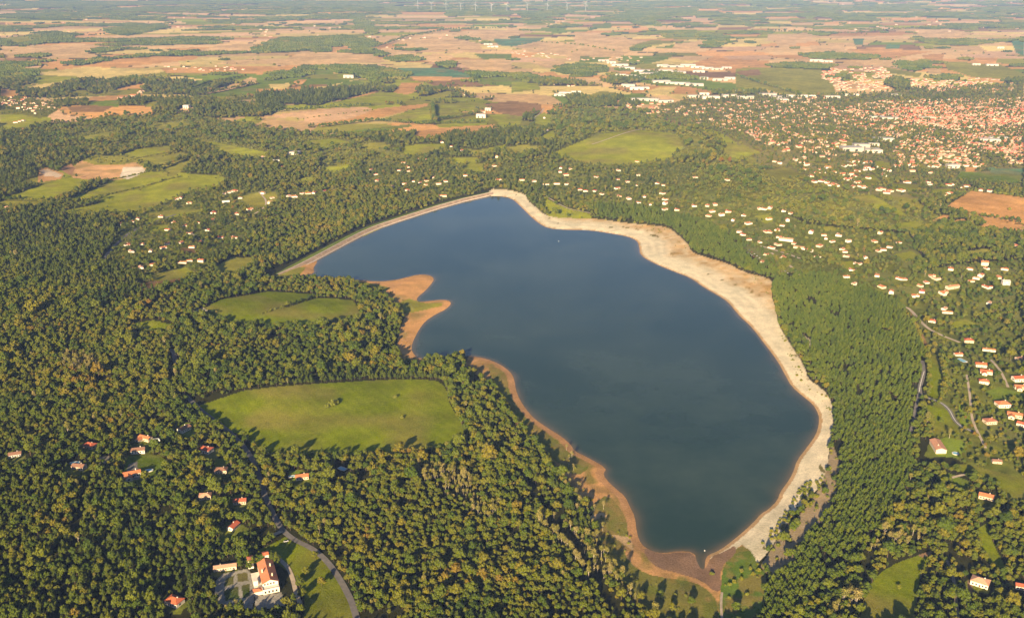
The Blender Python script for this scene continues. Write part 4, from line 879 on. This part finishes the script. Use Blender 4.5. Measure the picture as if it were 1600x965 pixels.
# ------------------------------------------------------------------ trees
def ico(sub):
    bm = bmesh.new(); bmesh.ops.create_icosphere(bm, subdivisions=sub, radius=1)
    v = np.array([q.co[:] for q in bm.verts]); f = [tuple(x.index for x in p.verts) for p in bm.faces]; bm.free(); return v, f
ICO1, ICO2 = ico(1), ico(2)
def crown_geo(seed, lobes, card, ncard, core=.82, flat_=1.0):
    """lobes: list of (x, y, z, rx, rz); returns verts, faces of a lumpy crown of leaf clumps"""
    r = np.random.RandomState(seed); V = []; Fc = []; k = 0
    for (x, y, z, rx, rz) in lobes:
        if core > 0:
            v, f = ICO1; s = 1 + .28 * (r.rand(len(v)) - .5)
            a = v * s[:, None] * core * np.array([rx, rx, rz]) + np.array([x, y, z]); V.append(a); Fc += [tuple(i + k for i in q) for q in f]; k += len(a)
        n = r.normal(size=(ncard, 3)); n[:, 2] = n[:, 2] * .8 + .25; n /= np.linalg.norm(n, axis=1)[:, None]
        for d in n:
            c = d * np.array([rx, rx, rz]) * r.uniform(.82, 1.12) + np.array([x, y, z])
            nn = d + r.normal(size=3) * .45; nn /= np.linalg.norm(nn)
            t = np.cross(nn, r.normal(size=3)); t /= np.linalg.norm(t); b = np.cross(nn, t); s = card * r.uniform(.7, 1.35)
            q = [c + t * s, c + b * s * .8, c - t * s * .9, c - b * s]
            V.append(np.array(q)); Fc.append((k, k + 1, k + 2, k + 3)); k += 4
    return np.concatenate(V), Fc
def oak_lobes(seed, R_=4.2, Hc=8.5, n=9, zs=.75):
    r = np.random.RandomState(seed); L = [(0, 0, Hc - R_ * zs * .75, R_ * .62, R_ * .6)]
    for i in range(n):
        a = 2 * math.pi * (i + r.rand() * .6) / n; rr = R_ * r.uniform(.42, .68); z = Hc - R_ * zs * r.uniform(.35, 1.45)
        L.append((math.cos(a) * rr, math.sin(a) * rr, z, R_ * r.uniform(.3, .46), R_ * r.uniform(.28, .42)))
    for i in range(3):
        a = r.rand() * 6.28; L.append((math.cos(a) * R_ * .3, math.sin(a) * R_ * .3, Hc - R_ * .25 * r.rand(), R_ * r.uniform(.26, .36), R_ * .3))
    return L
def pine_lobes(seed, R_=2.7, Hc=12.0, n=6, base=.5):
    r = np.random.RandomState(seed); L = []
    for i in range(n):
        t = i / (n - 1); z = Hc * (base + (1 - base) * t) - .5; rr = R_ * (1 - t ** 1.6) ** .8 + .5
        off = rr * .3; a = r.rand() * 6.28; L.append((math.cos(a) * off, math.sin(a) * off, z, rr * .85, Hc * .07))
        if i < n - 2:
            a += 3; L.append((math.cos(a) * off * 1.6, math.sin(a) * off * 1.6, z + .3, rr * .6, Hc * .06))
    return L
def trunk_mb(h, r0, limbs, top, seed, m=0):
    mb = MB(); rr = random.Random(seed); b = (rr.uniform(-.3, .3), rr.uniform(-.3, .3), h)
    mb.tube((0, 0, -1.2), b, r0, r0 * .5, 6, m)
    for i in range(limbs):
        a = rr.random() * 6.28; q = rr.uniform(.9, 1.8); z = h * rr.uniform(.6, 1)
        mb.tube((b[0] * z / h, b[1] * z / h, z), (math.cos(a) * q, math.sin(a) * q, min(top, z + rr.uniform(1.5, 3))), r0 * .4, r0 * .12, 4, m)
    return mb
PROTO = {}     # kind -> list of (crown mesh, trunk mesh, joined mesh)
def make_proto(kind, i, lobes, card, nc, core, th, tr_, limbs, top, leafm, barkm):
    V, Fc = crown_geo(100 + i, lobes, card, nc, core)
    cm = mesh(kind + '_crown', V, Fc, [M[leafm]]); tm = trunk_mb(th, tr_, limbs, top, i).me(kind + '_trunk', [M[barkm]])
    J = MB(); J.add(V, Fc, 0); t2 = trunk_mb(th, tr_, limbs, top, i); J.add(t2.v, t2.f, 1)
    PROTO.setdefault(kind, []).append((cm, tm, J.me(kind + '_tree', [M[leafm], M[barkm]])))
for i in range(4): make_proto('oak', i, oak_lobes(i, 4.0 + .3 * i, 8.6 + .7 * i, 8 + i % 2), .62, 26, .84, 4.5, .3, 4, 7, 'oak', 'bark')
for i in range(2): make_proto('warm', 10 + i, oak_lobes(20 + i, 4.4, 9.5 + i, 9), .66, 26, .84, 4.8, .32, 4, 7.5, 'oak2', 'bark')
for i in range(3): make_proto('pine', 20 + i, pine_lobes(i, 2.5 + .3 * i, 11.0 + i * 1.5), .55, 16, .84, 9, .24, 0, 9, 'pine', 'bark')
for i in range(3): make_proto('planted', 50 + i, pine_lobes(i + 5, 2.7 + .15 * i, 11.0 + i * .6), .5, 16, .84, 9, .24, 0, 9, 'pine2', 'bark')
for i in range(2): make_proto('poplar', 30 + i, [(x * .8, y * .8, z * 1.25 + 1, a * .9, b * 1.35) for x, y, z, a, b in oak_lobes(40 + i, 3.6, 9.5, 8)], .36, 30, .0, 7, .26, 8, 11, 'pale', 'palebark')
for i in range(2): make_proto('bush', 40 + i, [(x, y, max(z - 2.9, .8), a, b) for x, y, z, a, b in oak_lobes(60 + i, 2.2, 5, 5)], .42, 22, .84, 1.2, .14, 3, 2, 'scrub', 'bark')
def clump_mesh(seed, leafm):
    r = np.random.RandomState(seed); J = MB(); v, f = ICO1
    for i in range(42):
        x, y = r.uniform(-30, 30, 2); s = r.uniform(4, 6.5); z = r.uniform(3.5, 7.5)
        a = v * (1 + .3 * (r.rand(len(v)) - .5))[:, None] * np.array([s, s, s * r.uniform(.8, 1.3)]) + np.array([x, y, z]); J.add(a, f)
    return J.me('wood_patch', [M[leafm]])
PROTO['patch'] = [(None, None, clump_mesh(i, 'oak' if i < 2 else 'pine')) for i in range(3)]

PINEZ = [wp(P(s)) for s in ['1203,442 1230,430 1300,428 1345,450 1400,468 1430,520 1446,560 1442,620 1422,680 1425,740 1410,790 1370,850 1330,880 1280,920 1190,990 1190,870 1230,820 1290,760 1305,700 1305,640 1290,600 1260,560 1225,510',
    '925,318 1010,323 1090,343 1150,373 1200,398 1217,430 1200,436 1137,412 1077,392 1055,362 1012,350 940,342', '270,880 330,880 345,965 265,965', '400,138 520,136 590,142 515,158 500,168 400,165',
    '455,595 560,586 700,586 705,594 560,600 455,606', '480,715 540,705 640,715 620,760 520,760']]
DARKZ = [wp(P(s)) for s in ['0,330 120,330 210,350 200,400 250,470 180,470 60,440 0,420', '430,150 620,150 640,190 560,190 400,175', '0,240 60,240 60,300 0,300', '400,160 480,240 560,260 640,240 560,200 450,190', '640,190 840,180 830,240 780,230 720,250']]
WARMZ = [wp(P(s)) for s in ['0,480 260,490 260,620 150,640 0,600', '450,720 700,690 850,720 950,965 560,965 470,850', '740,600 830,720 900,820 980,965 880,965 760,760', '1420,480 1460,540 1480,620 1450,640 1440,560', '1440,790 1500,760 1600,800 1600,965 1440,965', '430,260 520,250 640,330 560,360 440,400']]
PALEZ = [wp(P(s)) for s in ['880,805 920,860 950,900 940,912 900,870 838,822 850,800', '650,728 720,740 790,800 760,815 690,770 640,745', '925,835 975,870 1010,905 1040,930 1000,950 960,915 925,870', '1290,955 1340,925 1350,950 1310,965', '1360,838 1440,830 1450,845 1400,862 1350,868', '100,550 150,560 150,585 100,580']]
def tree_candidates(spacing, y0, y1):
    ys = np.arange(y0, y1, spacing); out = []
    for y in ys:
        c = y * math.cos(PITCH) + H * math.sin(PITCH); hw = 1080 / F * c + 40
        out.append(np.stack([np.arange(-hw, hw, spacing), np.full(len(np.arange(-hw, hw, spacing)), y)], 1))
    p = np.concatenate(out); p += (rng.rand(*p.shape) - .5) * spacing * .85; return p[:, 0], p[:, 1]
def keep_clear(x, y, keep):
    """off roads, houses, dam"""
    for line, wd in ROADW:
        b = (x > line[:, 0].min() - 12) & (x < line[:, 0].max() + 12) & (y > line[:, 1].min() - 12) & (y < line[:, 1].max() + 12) & keep
        i = np.nonzero(b)[0]
        if len(i): keep[i] &= segdist(x[i], y[i], line) > wd / 2 + 1.1
    i = np.nonzero((y < 3200) & keep)[0]; keep[i] &= segdist(x[i], y[i], DAMW) > 31
    hs = np.array(HOUSES)
    o = np.argsort(y); ysorted = y[o]
    for hx, hy, hr in hs:
        a, b = np.searchsorted(ysorted, [hy - 50, hy + 22]); j = o[a:b]
        dx = x[j] - hx; dy = y[j] - hy; L = math.hypot(hx, hy); fx, fy = -hx / L, -hy / L          # towards the viewer's side: the clearing in front of each house
        al = dx * fx + dy * fy; ac = np.abs(dx * fy - dy * fx)
        reach = hr + 17 + 3 * min(1, hy / 1500)
        keep[j] &= ~(((dx * dx + dy * dy) < (hr + 2.5) ** 2) | ((al > 0) & (al < reach) & (ac < hr * .95 + 1)))
    return keep
TREES = {k: [] for k in ('oak', 'warm', 'pine', 'planted', 'poplar', 'bush', 'patch')}
def add(kind, x, y, z, s):
    TREES[kind].append(np.stack([x, y, z, s], 1))
def inany(x, y, Z):
    m = np.zeros(len(x), bool)
    for p in Z: m |= inside(x, y, p)
    return m
def plant(spacing, y0, y1, scale=1.0, pdrop=.06):
    x, y = tree_candidates(spacing, y0, y1)
    col, dens, idx = classify(x, y); sd = lake_sd(x, y)
    keep = (rng.rand(len(x)) < dens * (1 - pdrop)) & (sd > 6)
    gap = vnoise(x / 16, y / 16, 81); keep &= ~((gap > .86) & (y < 2600))
    keep = keep_clear(x, y, keep)
    kinds = np.array([c_[2] or '' for c_ in COVER_W] + ['']); k = kinds[idx][keep]
    x, y = x[keep], y[keep]; dens = dens[keep]
    z = height(x, y); n = len(x); r = rng.rand(n)
    pine = inany(x, y, PINEZ); dark = inany(x, y, DARKZ); warm = inany(x, y, WARMZ); pale = inany(x, y, PALEZ)
    pn = vnoise(x / 160, y / 160, 91)
    pp = np.where(pine, .96, np.where(dark, .75, .07 + .3 * smooth(.6, .8, pn) + .25 * smooth(1800, 2600, y))); pp = np.where(warm, .06, pp)
    kd = np.where(r < pp, 'pine', 'oak'); r2 = rng.rand(n)
    mid = smooth(1700, 2300, y); kd = np.where((kd == 'oak') & (r2 < np.where(warm, .55, .16 + .4 * mid)), 'warm', kd); kd = np.where((kd == 'oak') & (rng.rand(n) < .6 * mid), 'bush', kd)
    pz = inany(x, y, PINEZ[:2]); kd = np.where(pz & (rng.rand(n) < .95), 'planted', kd)
    kd = np.where(pale & (rng.rand(n) < .75), 'poplar', kd); kd = np.where((kd == 'oak') & (r2 > .992), 'poplar', kd)
    kd = np.where((k == 'scrub'), np.where(r2 < .8, 'bush', 'oak'), kd)
    s = scale * (.62 + .62 * rng.rand(n) ** 1.3) * np.where(rng.rand(n) < .10, 1.3, 1.0); s = np.where((rng.rand(n) < .035) & (kd != 'pine') & (y < 1700), s * 1.65, s)
    s *= .72 + .56 * vnoise(x / 45, y / 45, 83)
    s *= np.where((k == 'scrub'), 1.25, 1.0) * np.where((dens < .7) & (k != 'scrub'), .85, 1.0) * np.where(k == 'town', .85, 1)
    s = np.where((kd == 'bush') & (k != 'scrub'), s * 1.75, s); s = np.where(kd == 'planted', 1.12 * scale * (.8 + .35 * rng.rand(n)), s)
    for q in ('oak', 'warm', 'pine', 'planted', 'poplar', 'bush'):
        m = kd == q; add(q, x[m], y[m], z[m], s[m])
plant(4.9, 560, 1150, .70)
plant(5.6, 1150, 1700, .78)
plant(6.6, 1700, 2600, .92)
plant(8.6, 2600, 3900, 1.1)
plant(12.0, 3900, 4700, 1.45)
# the pine wood is planted more tightly than the rest
def extra_pines(Z, spacing, s0):
    for p in Z:
        x0, y0 = p.min(0); x1, y1 = p.max(0); X, Y = np.meshgrid(np.arange(x0, x1, spacing), np.arange(y0, y1, spacing)); X = X.ravel() + (rng.rand(X.size) - .5) * spacing; Y = Y.ravel() + (rng.rand(Y.size) - .5) * spacing
        m = inside(X, Y, p); X, Y = X[m], Y[m]; c, d, idx = classify(X, Y)
        k = keep_clear(X, Y, (d > .6) & (lake_sd(X, Y) > 12)); X, Y = X[k], Y[k]; add('planted', X, Y, height(X, Y), s0 * (.75 + .4 * rng.rand(len(X))))
extra_pines(PINEZ[:2], 13.0, .8)
# far woods: patches of canopy
x, y = tree_candidates(52, 4650, 14500); col, dens, idx = classify(x, y); k = dens > .6; x, y = x[k], y[k]
add('patch', x, y, height(x, y), .9 + .3 * rng.rand(len(x)))
x, y = tree_candidates(60, 4700, 9000); col, dens, idx = classify(x, y); k = (((dens > .3) & (dens < .6)) & (rng.rand(len(x)) < .4)) | ((dens < .02) & (rng.rand(len(x)) < .008)); x, y = x[k], y[k]
add('bush', x, y, height(x, y), 2.4 + 1.2 * rng.rand(len(x)))
# rows of trees: hedges between fields and shore trees (photograph pixels), spacing in metres, size
def row(kind, s, spacing, size, jit=1.5, prob=1.0):
    p = wp(P(s)); seg = np.hypot(*np.diff(p, axis=0).T); c = np.concatenate([[0], np.cumsum(seg)]); q = np.arange(0, c[-1], spacing); q = q + (rng.rand(len(q)) - .5) * spacing * .6; q = q[rng.rand(len(q)) < prob]
    x = np.interp(q, c, p[:, 0]) + rng.normal(size=len(q)) * jit; y = np.interp(q, c, p[:, 1]) + rng.normal(size=len(q)) * jit
    k = keep_clear(x, y, lake_sd(x, y) > 5); x, y = x[k], y[k]; add(kind, x, y, height(x, y), size * (.75 + .5 * rng.rand(len(x))))
for kd, s, sp_, sz in [('bush', '82,311 150,284 232,269', 5, 1.4), ('bush', '112,316 205,296 265,280 282,277', 5, 1.5), ('oak', '135,318 160,308', 6, .6), ('bush', '60,321 85,327 105,318', 5, 1.1), ('oak', '70,326 108,316', 5, .8),
    ('bush', '205,250 280,236', 6, 1.4), ('bush', '240,262 300,244', 6, 1.4), ('bush', '235,255 262,272', 6, 1.4), ('bush', '0,312 110,312', 8, 1.3), ('bush', '410,490 455,476 495,464', 5, 1.0), ('oak', '300,486 340,490', 8, .6),
    ('bush', '1350,342 1300,340', 9, 2), ('oak', '1512,336 1550,342 1600,348', 8, .9), ('oak', '1500,334 1530,345 1535,355', 6, 1.1), ('bush', '1517,298 1600,308', 9, 2.0),
    ('oak', '410,178 500,170 585,166', 10, 1.2), ('bush', '465,187 520,180 585,172', 22, 1.6), ('oak', '676,165 680,195', 9, 1.5), ('oak', '680,190 725,183 750,178', 10, 1.4), ('oak', '500,200 590,190 660,196 760,192', 10, 1.3),
    ('oak', '280,145 330,130 385,121', 9, 1.3), ('bush', '845,66 900,70 960,80', 60, 4), ('oak', '0,60 200,55', 40, 1.6), ('oak', '1200,50 1330,54 1450,44 1600,46', 26, 2.0), ('oak', '590,75 640,58 700,48 800,44', 30, 2.0),
    ('oak', '1150,120 1250,150 1330,150', 22, 1.4), ('pine', '455,603 560,592 690,592', 4.2, .62), ('oak', '770,600 790,640 840,700 870,750', 9, .8), ('oak', '705,600 712,640 735,680', 6, .85)]:
    row(kd, s, sp_, sz)
row('warm', '1200,402 1225,412 1245,425 1262,432', 5.5, .85, 2.5); row('warm', '1448,545 1452,585 1450,620', 8, .6); row('warm', '1468,560 1478,600 1470,625', 5, .8)
row('bush', '1215,640 1290,660', 400, .1)
row('poplar', '842,822 868,838 892,862 905,885 925,905', 4.2, .82, 1.2); row('poplar', '870,735 905,790 925,830', 12, .75, 3); row('poplar', '880,700 892,745 918,800 935,840', 14, .6, 4)
SPECIAL = []
for kd, u, v, sz, lab in [('bush', 511, 636, 2.0, 'lowest bush of the small clump standing alone in the big meadow'), ('bush', 519, 633, 2.8, 'tallest bush at the middle of the clump in the big meadow'), ('bush', 527, 630, 1.9, 'uphill bush of the small clump in the big meadow'),
    ('bush', 617, 621, 1.5, 'single dark bush in the upper part of the big meadow'), ('bush', 628, 653, 1.4, 'single dark bush right of centre in the big meadow'),
    ('bush', 1405, 918, 1.3, 'lone small bush in the middle of the lower meadow by the pine wood'), ('bush', 1325, 652, .5, 'tiny bush at the path edge behind the beach'),
    ('oak', 1030, 935, 1.0, 'broadleaf tree with long shadow at the tip of the brown shore'), ('oak', 1080, 945, .95, 'broadleaf tree on the strip of grass below the lake inlet'), ('poplar', 1023, 965, 1.2, 'tall pale tree on the shore grass at the lower border'),
    ('poplar', 972, 905, 1.1, 'pale leafed poplar at the edge of the shore meadow, casting a long shadow'), ('poplar', 917, 845, 1.1, 'forked pale poplar rising at the brown western shore'), ('poplar', 985, 928, .9, 'smaller pale poplar below the forked one on the shore meadow'),
    ('warm', 1001, 938, .9, 'yellowish tree in the row along the lower shore meadow'), ('warm', 1050, 955, .8, 'small yellow tree among darker ones below the inlet'), ('oak', 1195, 925, 1.1, 'dark tree at the right end of the grass below the inlet'), ('oak', 1150, 955, 1.1, 'dark tree beside the path that leaves the inlet'),
    ('bush', 1112, 897, 1.1, 'shrub on the mud bank beside the inlet'), ('bush', 920, 782, 1.6, 'dark shrub on the brown western shore'), ('poplar', 943, 795, .7, 'silvery small tree on the brown western shore'),
    ('pine', 1462, 940, 1.0, 'dark conifer beside the lane at the lower meadow'), ('pine', 1450, 928, .9, 'smaller conifer left of the lane at the lower meadow'), ('poplar', 1318, 945, 1.3, 'silvery white tree standing out in the lower pine wood'),
    ('warm', 1440, 640, 1.2, 'orange tinted round tree at the road junction'), ('poplar', 1448, 662, 1.2, 'grey green tree south of the road junction'), ('oak', 1547, 692, 1.1, 'dark round tree under the paddock lane'), ('poplar', 1483, 684, .9, 'small silvery tree beside the salmon barn'),
    ('oak', 492, 872, .9, 'small tree on the estate lawn close to the road bend'), ('oak', 478, 898, 1.0, 'tree casting shade across the estate lawn below the curved drive'), ('warm', 503, 915, .9, 'yellowish tree at the road side of the estate lawn'), ('warm', 1466, 815, 2.0, 'very large yellow broadleaf tree at the edge of the pine wood, biggest crown there'), ('warm', 1475, 838, 1.6, 'large orange tinted tree just below the biggest yellow one'), ('warm', 1552, 812, 1.4, 'round golden tree standing alone beside the narrow grass glade'), ('warm', 1484, 905, 1.3, 'rusty tree by the lane beside the pale roofed farmhouse'), ('warm', 1488, 935, 1.3, 'lower rusty tree along the lane by the farmhouse'), ('oak', 1570, 820, 1.7, 'large grey green tree beyond the narrow grass glade'), ('oak', 1520, 755, 1.3, 'grey green tree on the lawn above the orange roofed house'),
    ('oak', 1470, 662, .8, 'small dark tree alone on the paddock'), ('warm', 1590, 718, 1.5, 'large pinkish tree at the right border'), ('oak', 219, 327, .9, 'lone round tree in the long pasture below the quarry'), ('oak', 168, 325, .6, 'tiny lone tree in the long pasture below the quarry'), ('bush', 1577, 328, 2.2, 'single dark bush in the middle of the orange field')]:
    SPECIAL.append((kd, u, v, sz, lab))
# brush on the upper beach
def sprinkle(kind, s, n, size):
    p = wp(P(s)); x0, y0 = p.min(0); x1, y1 = p.max(0); x = rng.uniform(x0, x1, n * 4); y = rng.uniform(y0, y1, n * 4); m = inside(x, y, p) & (lake_sd(x, y) > 8); x, y = x[m][:n], y[m][:n]
    add(kind, x, y, height(x, y), size * (.5 + rng.rand(len(x))))
sprinkle('bush', '1245,765 1292,735 1285,765 1262,795 1225,845 1205,865 1190,850 1225,800', 150, .8); sprinkle('bush', '980,345 1050,352 1080,395 1060,390 1030,365', 30, .6); sprinkle('bush', '1140,415 1200,432 1207,470 1190,450', 26, .5)
sprinkle('bush', '1215,510 1240,550 1262,600 1300,640 1300,670 1285,640 1240,590', 40, .35); sprinkle('bush', '925,800 990,830 985,870 950,850', 14, .5); sprinkle('bush', '590,450 640,470 630,500 610,480', 16, .8)
sprinkle('bush', '1215,455 1240,545 1262,590 1290,615 1300,650 1294,650 1280,620 1250,600 1215,520', 40, .7); sprinkle('bush', '1130,905 1185,880 1200,930 1140,940', 14, .8); sprinkle('bush', '930,860 1000,905 1090,925 1080,960 980,930', 20, .7)
sprinkle('bush', '780,590 850,680 930,760 900,770 820,680', 22, .55)

LAB = {'oak': ('oak_tree', 'oak', 'round crowned green broadleaf tree in the dark wood along the near lower edge', 'oaks of the near wood'),
       'warm': ('autumn_tree', 'tree', 'broadleaf tree turning yellow among greener oaks of the near wood', 'yellowing trees of the near wood'),
       'pine': ('conifer_tree', 'conifer', 'narrow dark conifer with pointed crown packed tightly beside its neighbours', 'conifers near the lake'),
       'planted': ('plantation_pine', 'pine', 'evenly sized conifer in the bright green planted pine wood behind the sandy beach', 'planted pines behind the beach'),
       'poplar': ('poplar_tree', 'poplar', 'tall pale poplar with thin foliage and whitish limbs showing', 'pale thin poplars'),
       'bush': ('shrub', 'shrub', 'low rounded scrubby shrub on open ground round the lake', 'shrubs on open ground')}
MASS = {'oak': ('broadleaf_forest', 'dense green broadleaf forest covering the land around the lake'), 'warm': ('autumn_forest', 'yellow and rust tinted trees mixed through the forest'),
        'pine': ('pine_forest', 'dark conifers massed in the plantation and mixed through the forest'), 'planted': ('pine_plantation', 'bright green even pine plantation along the sandy beach'), 'poplar': ('poplar_wood', 'pale thin trees dotted through the forest'),
        'bush': ('shrubland', 'low scrub, hedges and thickets on hills and between fields'), 'patch': ('distant_woods', 'blue hazy woods scattered over the far plain')}
def instancer(name, label, meshes, pts):
    pc = bpy.data.collections.new(name + '_kinds')
    for i, m in enumerate(meshes): pc.objects.link(bpy.data.objects.new('%s_kind_%d' % (name, i), m))
    me = bpy.data.meshes.new(name); n = len(pts); me.vertices.add(n); me.vertices.foreach_set('co', pts[:, :3].ravel().astype(np.float32))
    for an, ty, val in (('scl', 'FLOAT', pts[:, 3]), ('rz', 'FLOAT', rng.rand(n) * 6.283), ('pick', 'INT', rng.randint(0, len(meshes), n))):
        a = me.attributes.new(an, ty, 'POINT'); a.data.foreach_set('value', val.astype(np.int32 if ty == 'INT' else np.float32))
    me.update(); o = link(name, me); tag(o, label, 'forest' if 'shrub' not in name else 'scrub', kind='stuff')
    g = bpy.data.node_groups.new(name, 'GeometryNodeTree'); g.interface.new_socket('Geometry', in_out='INPUT', socket_type='NodeSocketGeometry'); g.interface.new_socket('Geometry', in_out='OUTPUT', socket_type='NodeSocketGeometry')
    A = lambda t: g.nodes.new(t); gi, go = A('NodeGroupInput'), A('NodeGroupOutput'); ip = A('GeometryNodeInstanceOnPoints'); ci = A('GeometryNodeCollectionInfo')
    ci.inputs[0].default_value = pc; ci.inputs[1].default_value = True; ci.inputs[2].default_value = True
    def attr(nm, ty):
        q = A('GeometryNodeInputNamedAttribute'); q.data_type = ty; q.inputs[0].default_value = nm; return q.outputs[0]
    cx = A('ShaderNodeCombineXYZ'); L = g.links.new; L(attr('rz', 'FLOAT'), cx.inputs[2])
    L(gi.outputs[0], ip.inputs['Points']); L(ci.outputs[0], ip.inputs['Instance']); ip.inputs['Pick Instance'].default_value = True
    L(attr('pick', 'INT'), ip.inputs['Instance Index']); L(cx.outputs[0], ip.inputs['Rotation']); L(attr('scl', 'FLOAT'), ip.inputs['Scale']); L(ip.outputs[0], go.inputs[0])
    md = o.modifiers.new('scatter', 'NODES'); md.node_group = g
    return o
tot = {}
for kd, lst in TREES.items():
    p = np.concatenate(lst); u, v = pix(p[:, 0], p[:, 1], p[:, 2])
    if kd != 'patch':
        d = np.hypot(np.hypot(p[:, 0], p[:, 1]), H - p[:, 2]) / p[:, 3]
        d[(u < 6) | (u > 1594) | (v > 960) | (v < 0)] += 1e6
        o = np.argsort(d, kind='stable'); own = p[o[:300]]; rest = p[o[300:]]
        nm, cat, lab, grp = LAB[kd]; protos = PROTO[kd]
        for i, (x, y, z, s) in enumerate(own):
            cm, tm, _ = protos[i % len(protos)]
            r = empty(nm, (x, y, z), rng.rand() * 6.28, float(s)); tag(r, lab, cat, grp); link('crown', cm, r); link('trunk', tm, r)
    else: rest = p
    tot[kd] = len(p)
    nm, lab = MASS[kd]; instancer(nm, lab, [q[2] for q in PROTO[kd]], rest)
for kd, u, v, sz, lab in SPECIAL:
    x, y, z = [float(q[0]) for q in at(u, v)]; cm, tm, _ = PROTO[kd][0]; nm, cat, _, grp = LAB[kd]
    r = empty(nm, (x, y, z), rng.rand() * 6.28, sz); tag(r, lab, cat); link('crown', cm, r); link('trunk', tm, r)
SC['tree_total'] = str(tot)

# ------------------------------------------------------------------ haze: one even body of air round the whole scene
hz = MB(); hz.box(-62000, 62000, -3000, 140000, -60, 640); hm = bpy.data.materials.new('haze'); hm.use_nodes = True; ht = hm.node_tree
ht.nodes.remove(ht.nodes['Principled BSDF']); pv = ht.nodes.new('ShaderNodeVolumePrincipled'); pv.inputs['Color'].default_value = (.30, .47, 1.0, 1); pv.inputs['Density'].default_value = HAZE_DENSITY; pv.inputs['Anisotropy'].default_value = -0.25
ht.links.new(pv.outputs[0], ht.nodes['Material Output'].inputs['Volume'])
tag(link('haze', hz.me('haze', [hm])), 'thin blue haze over the whole plain', 'haze', kind='stuff')
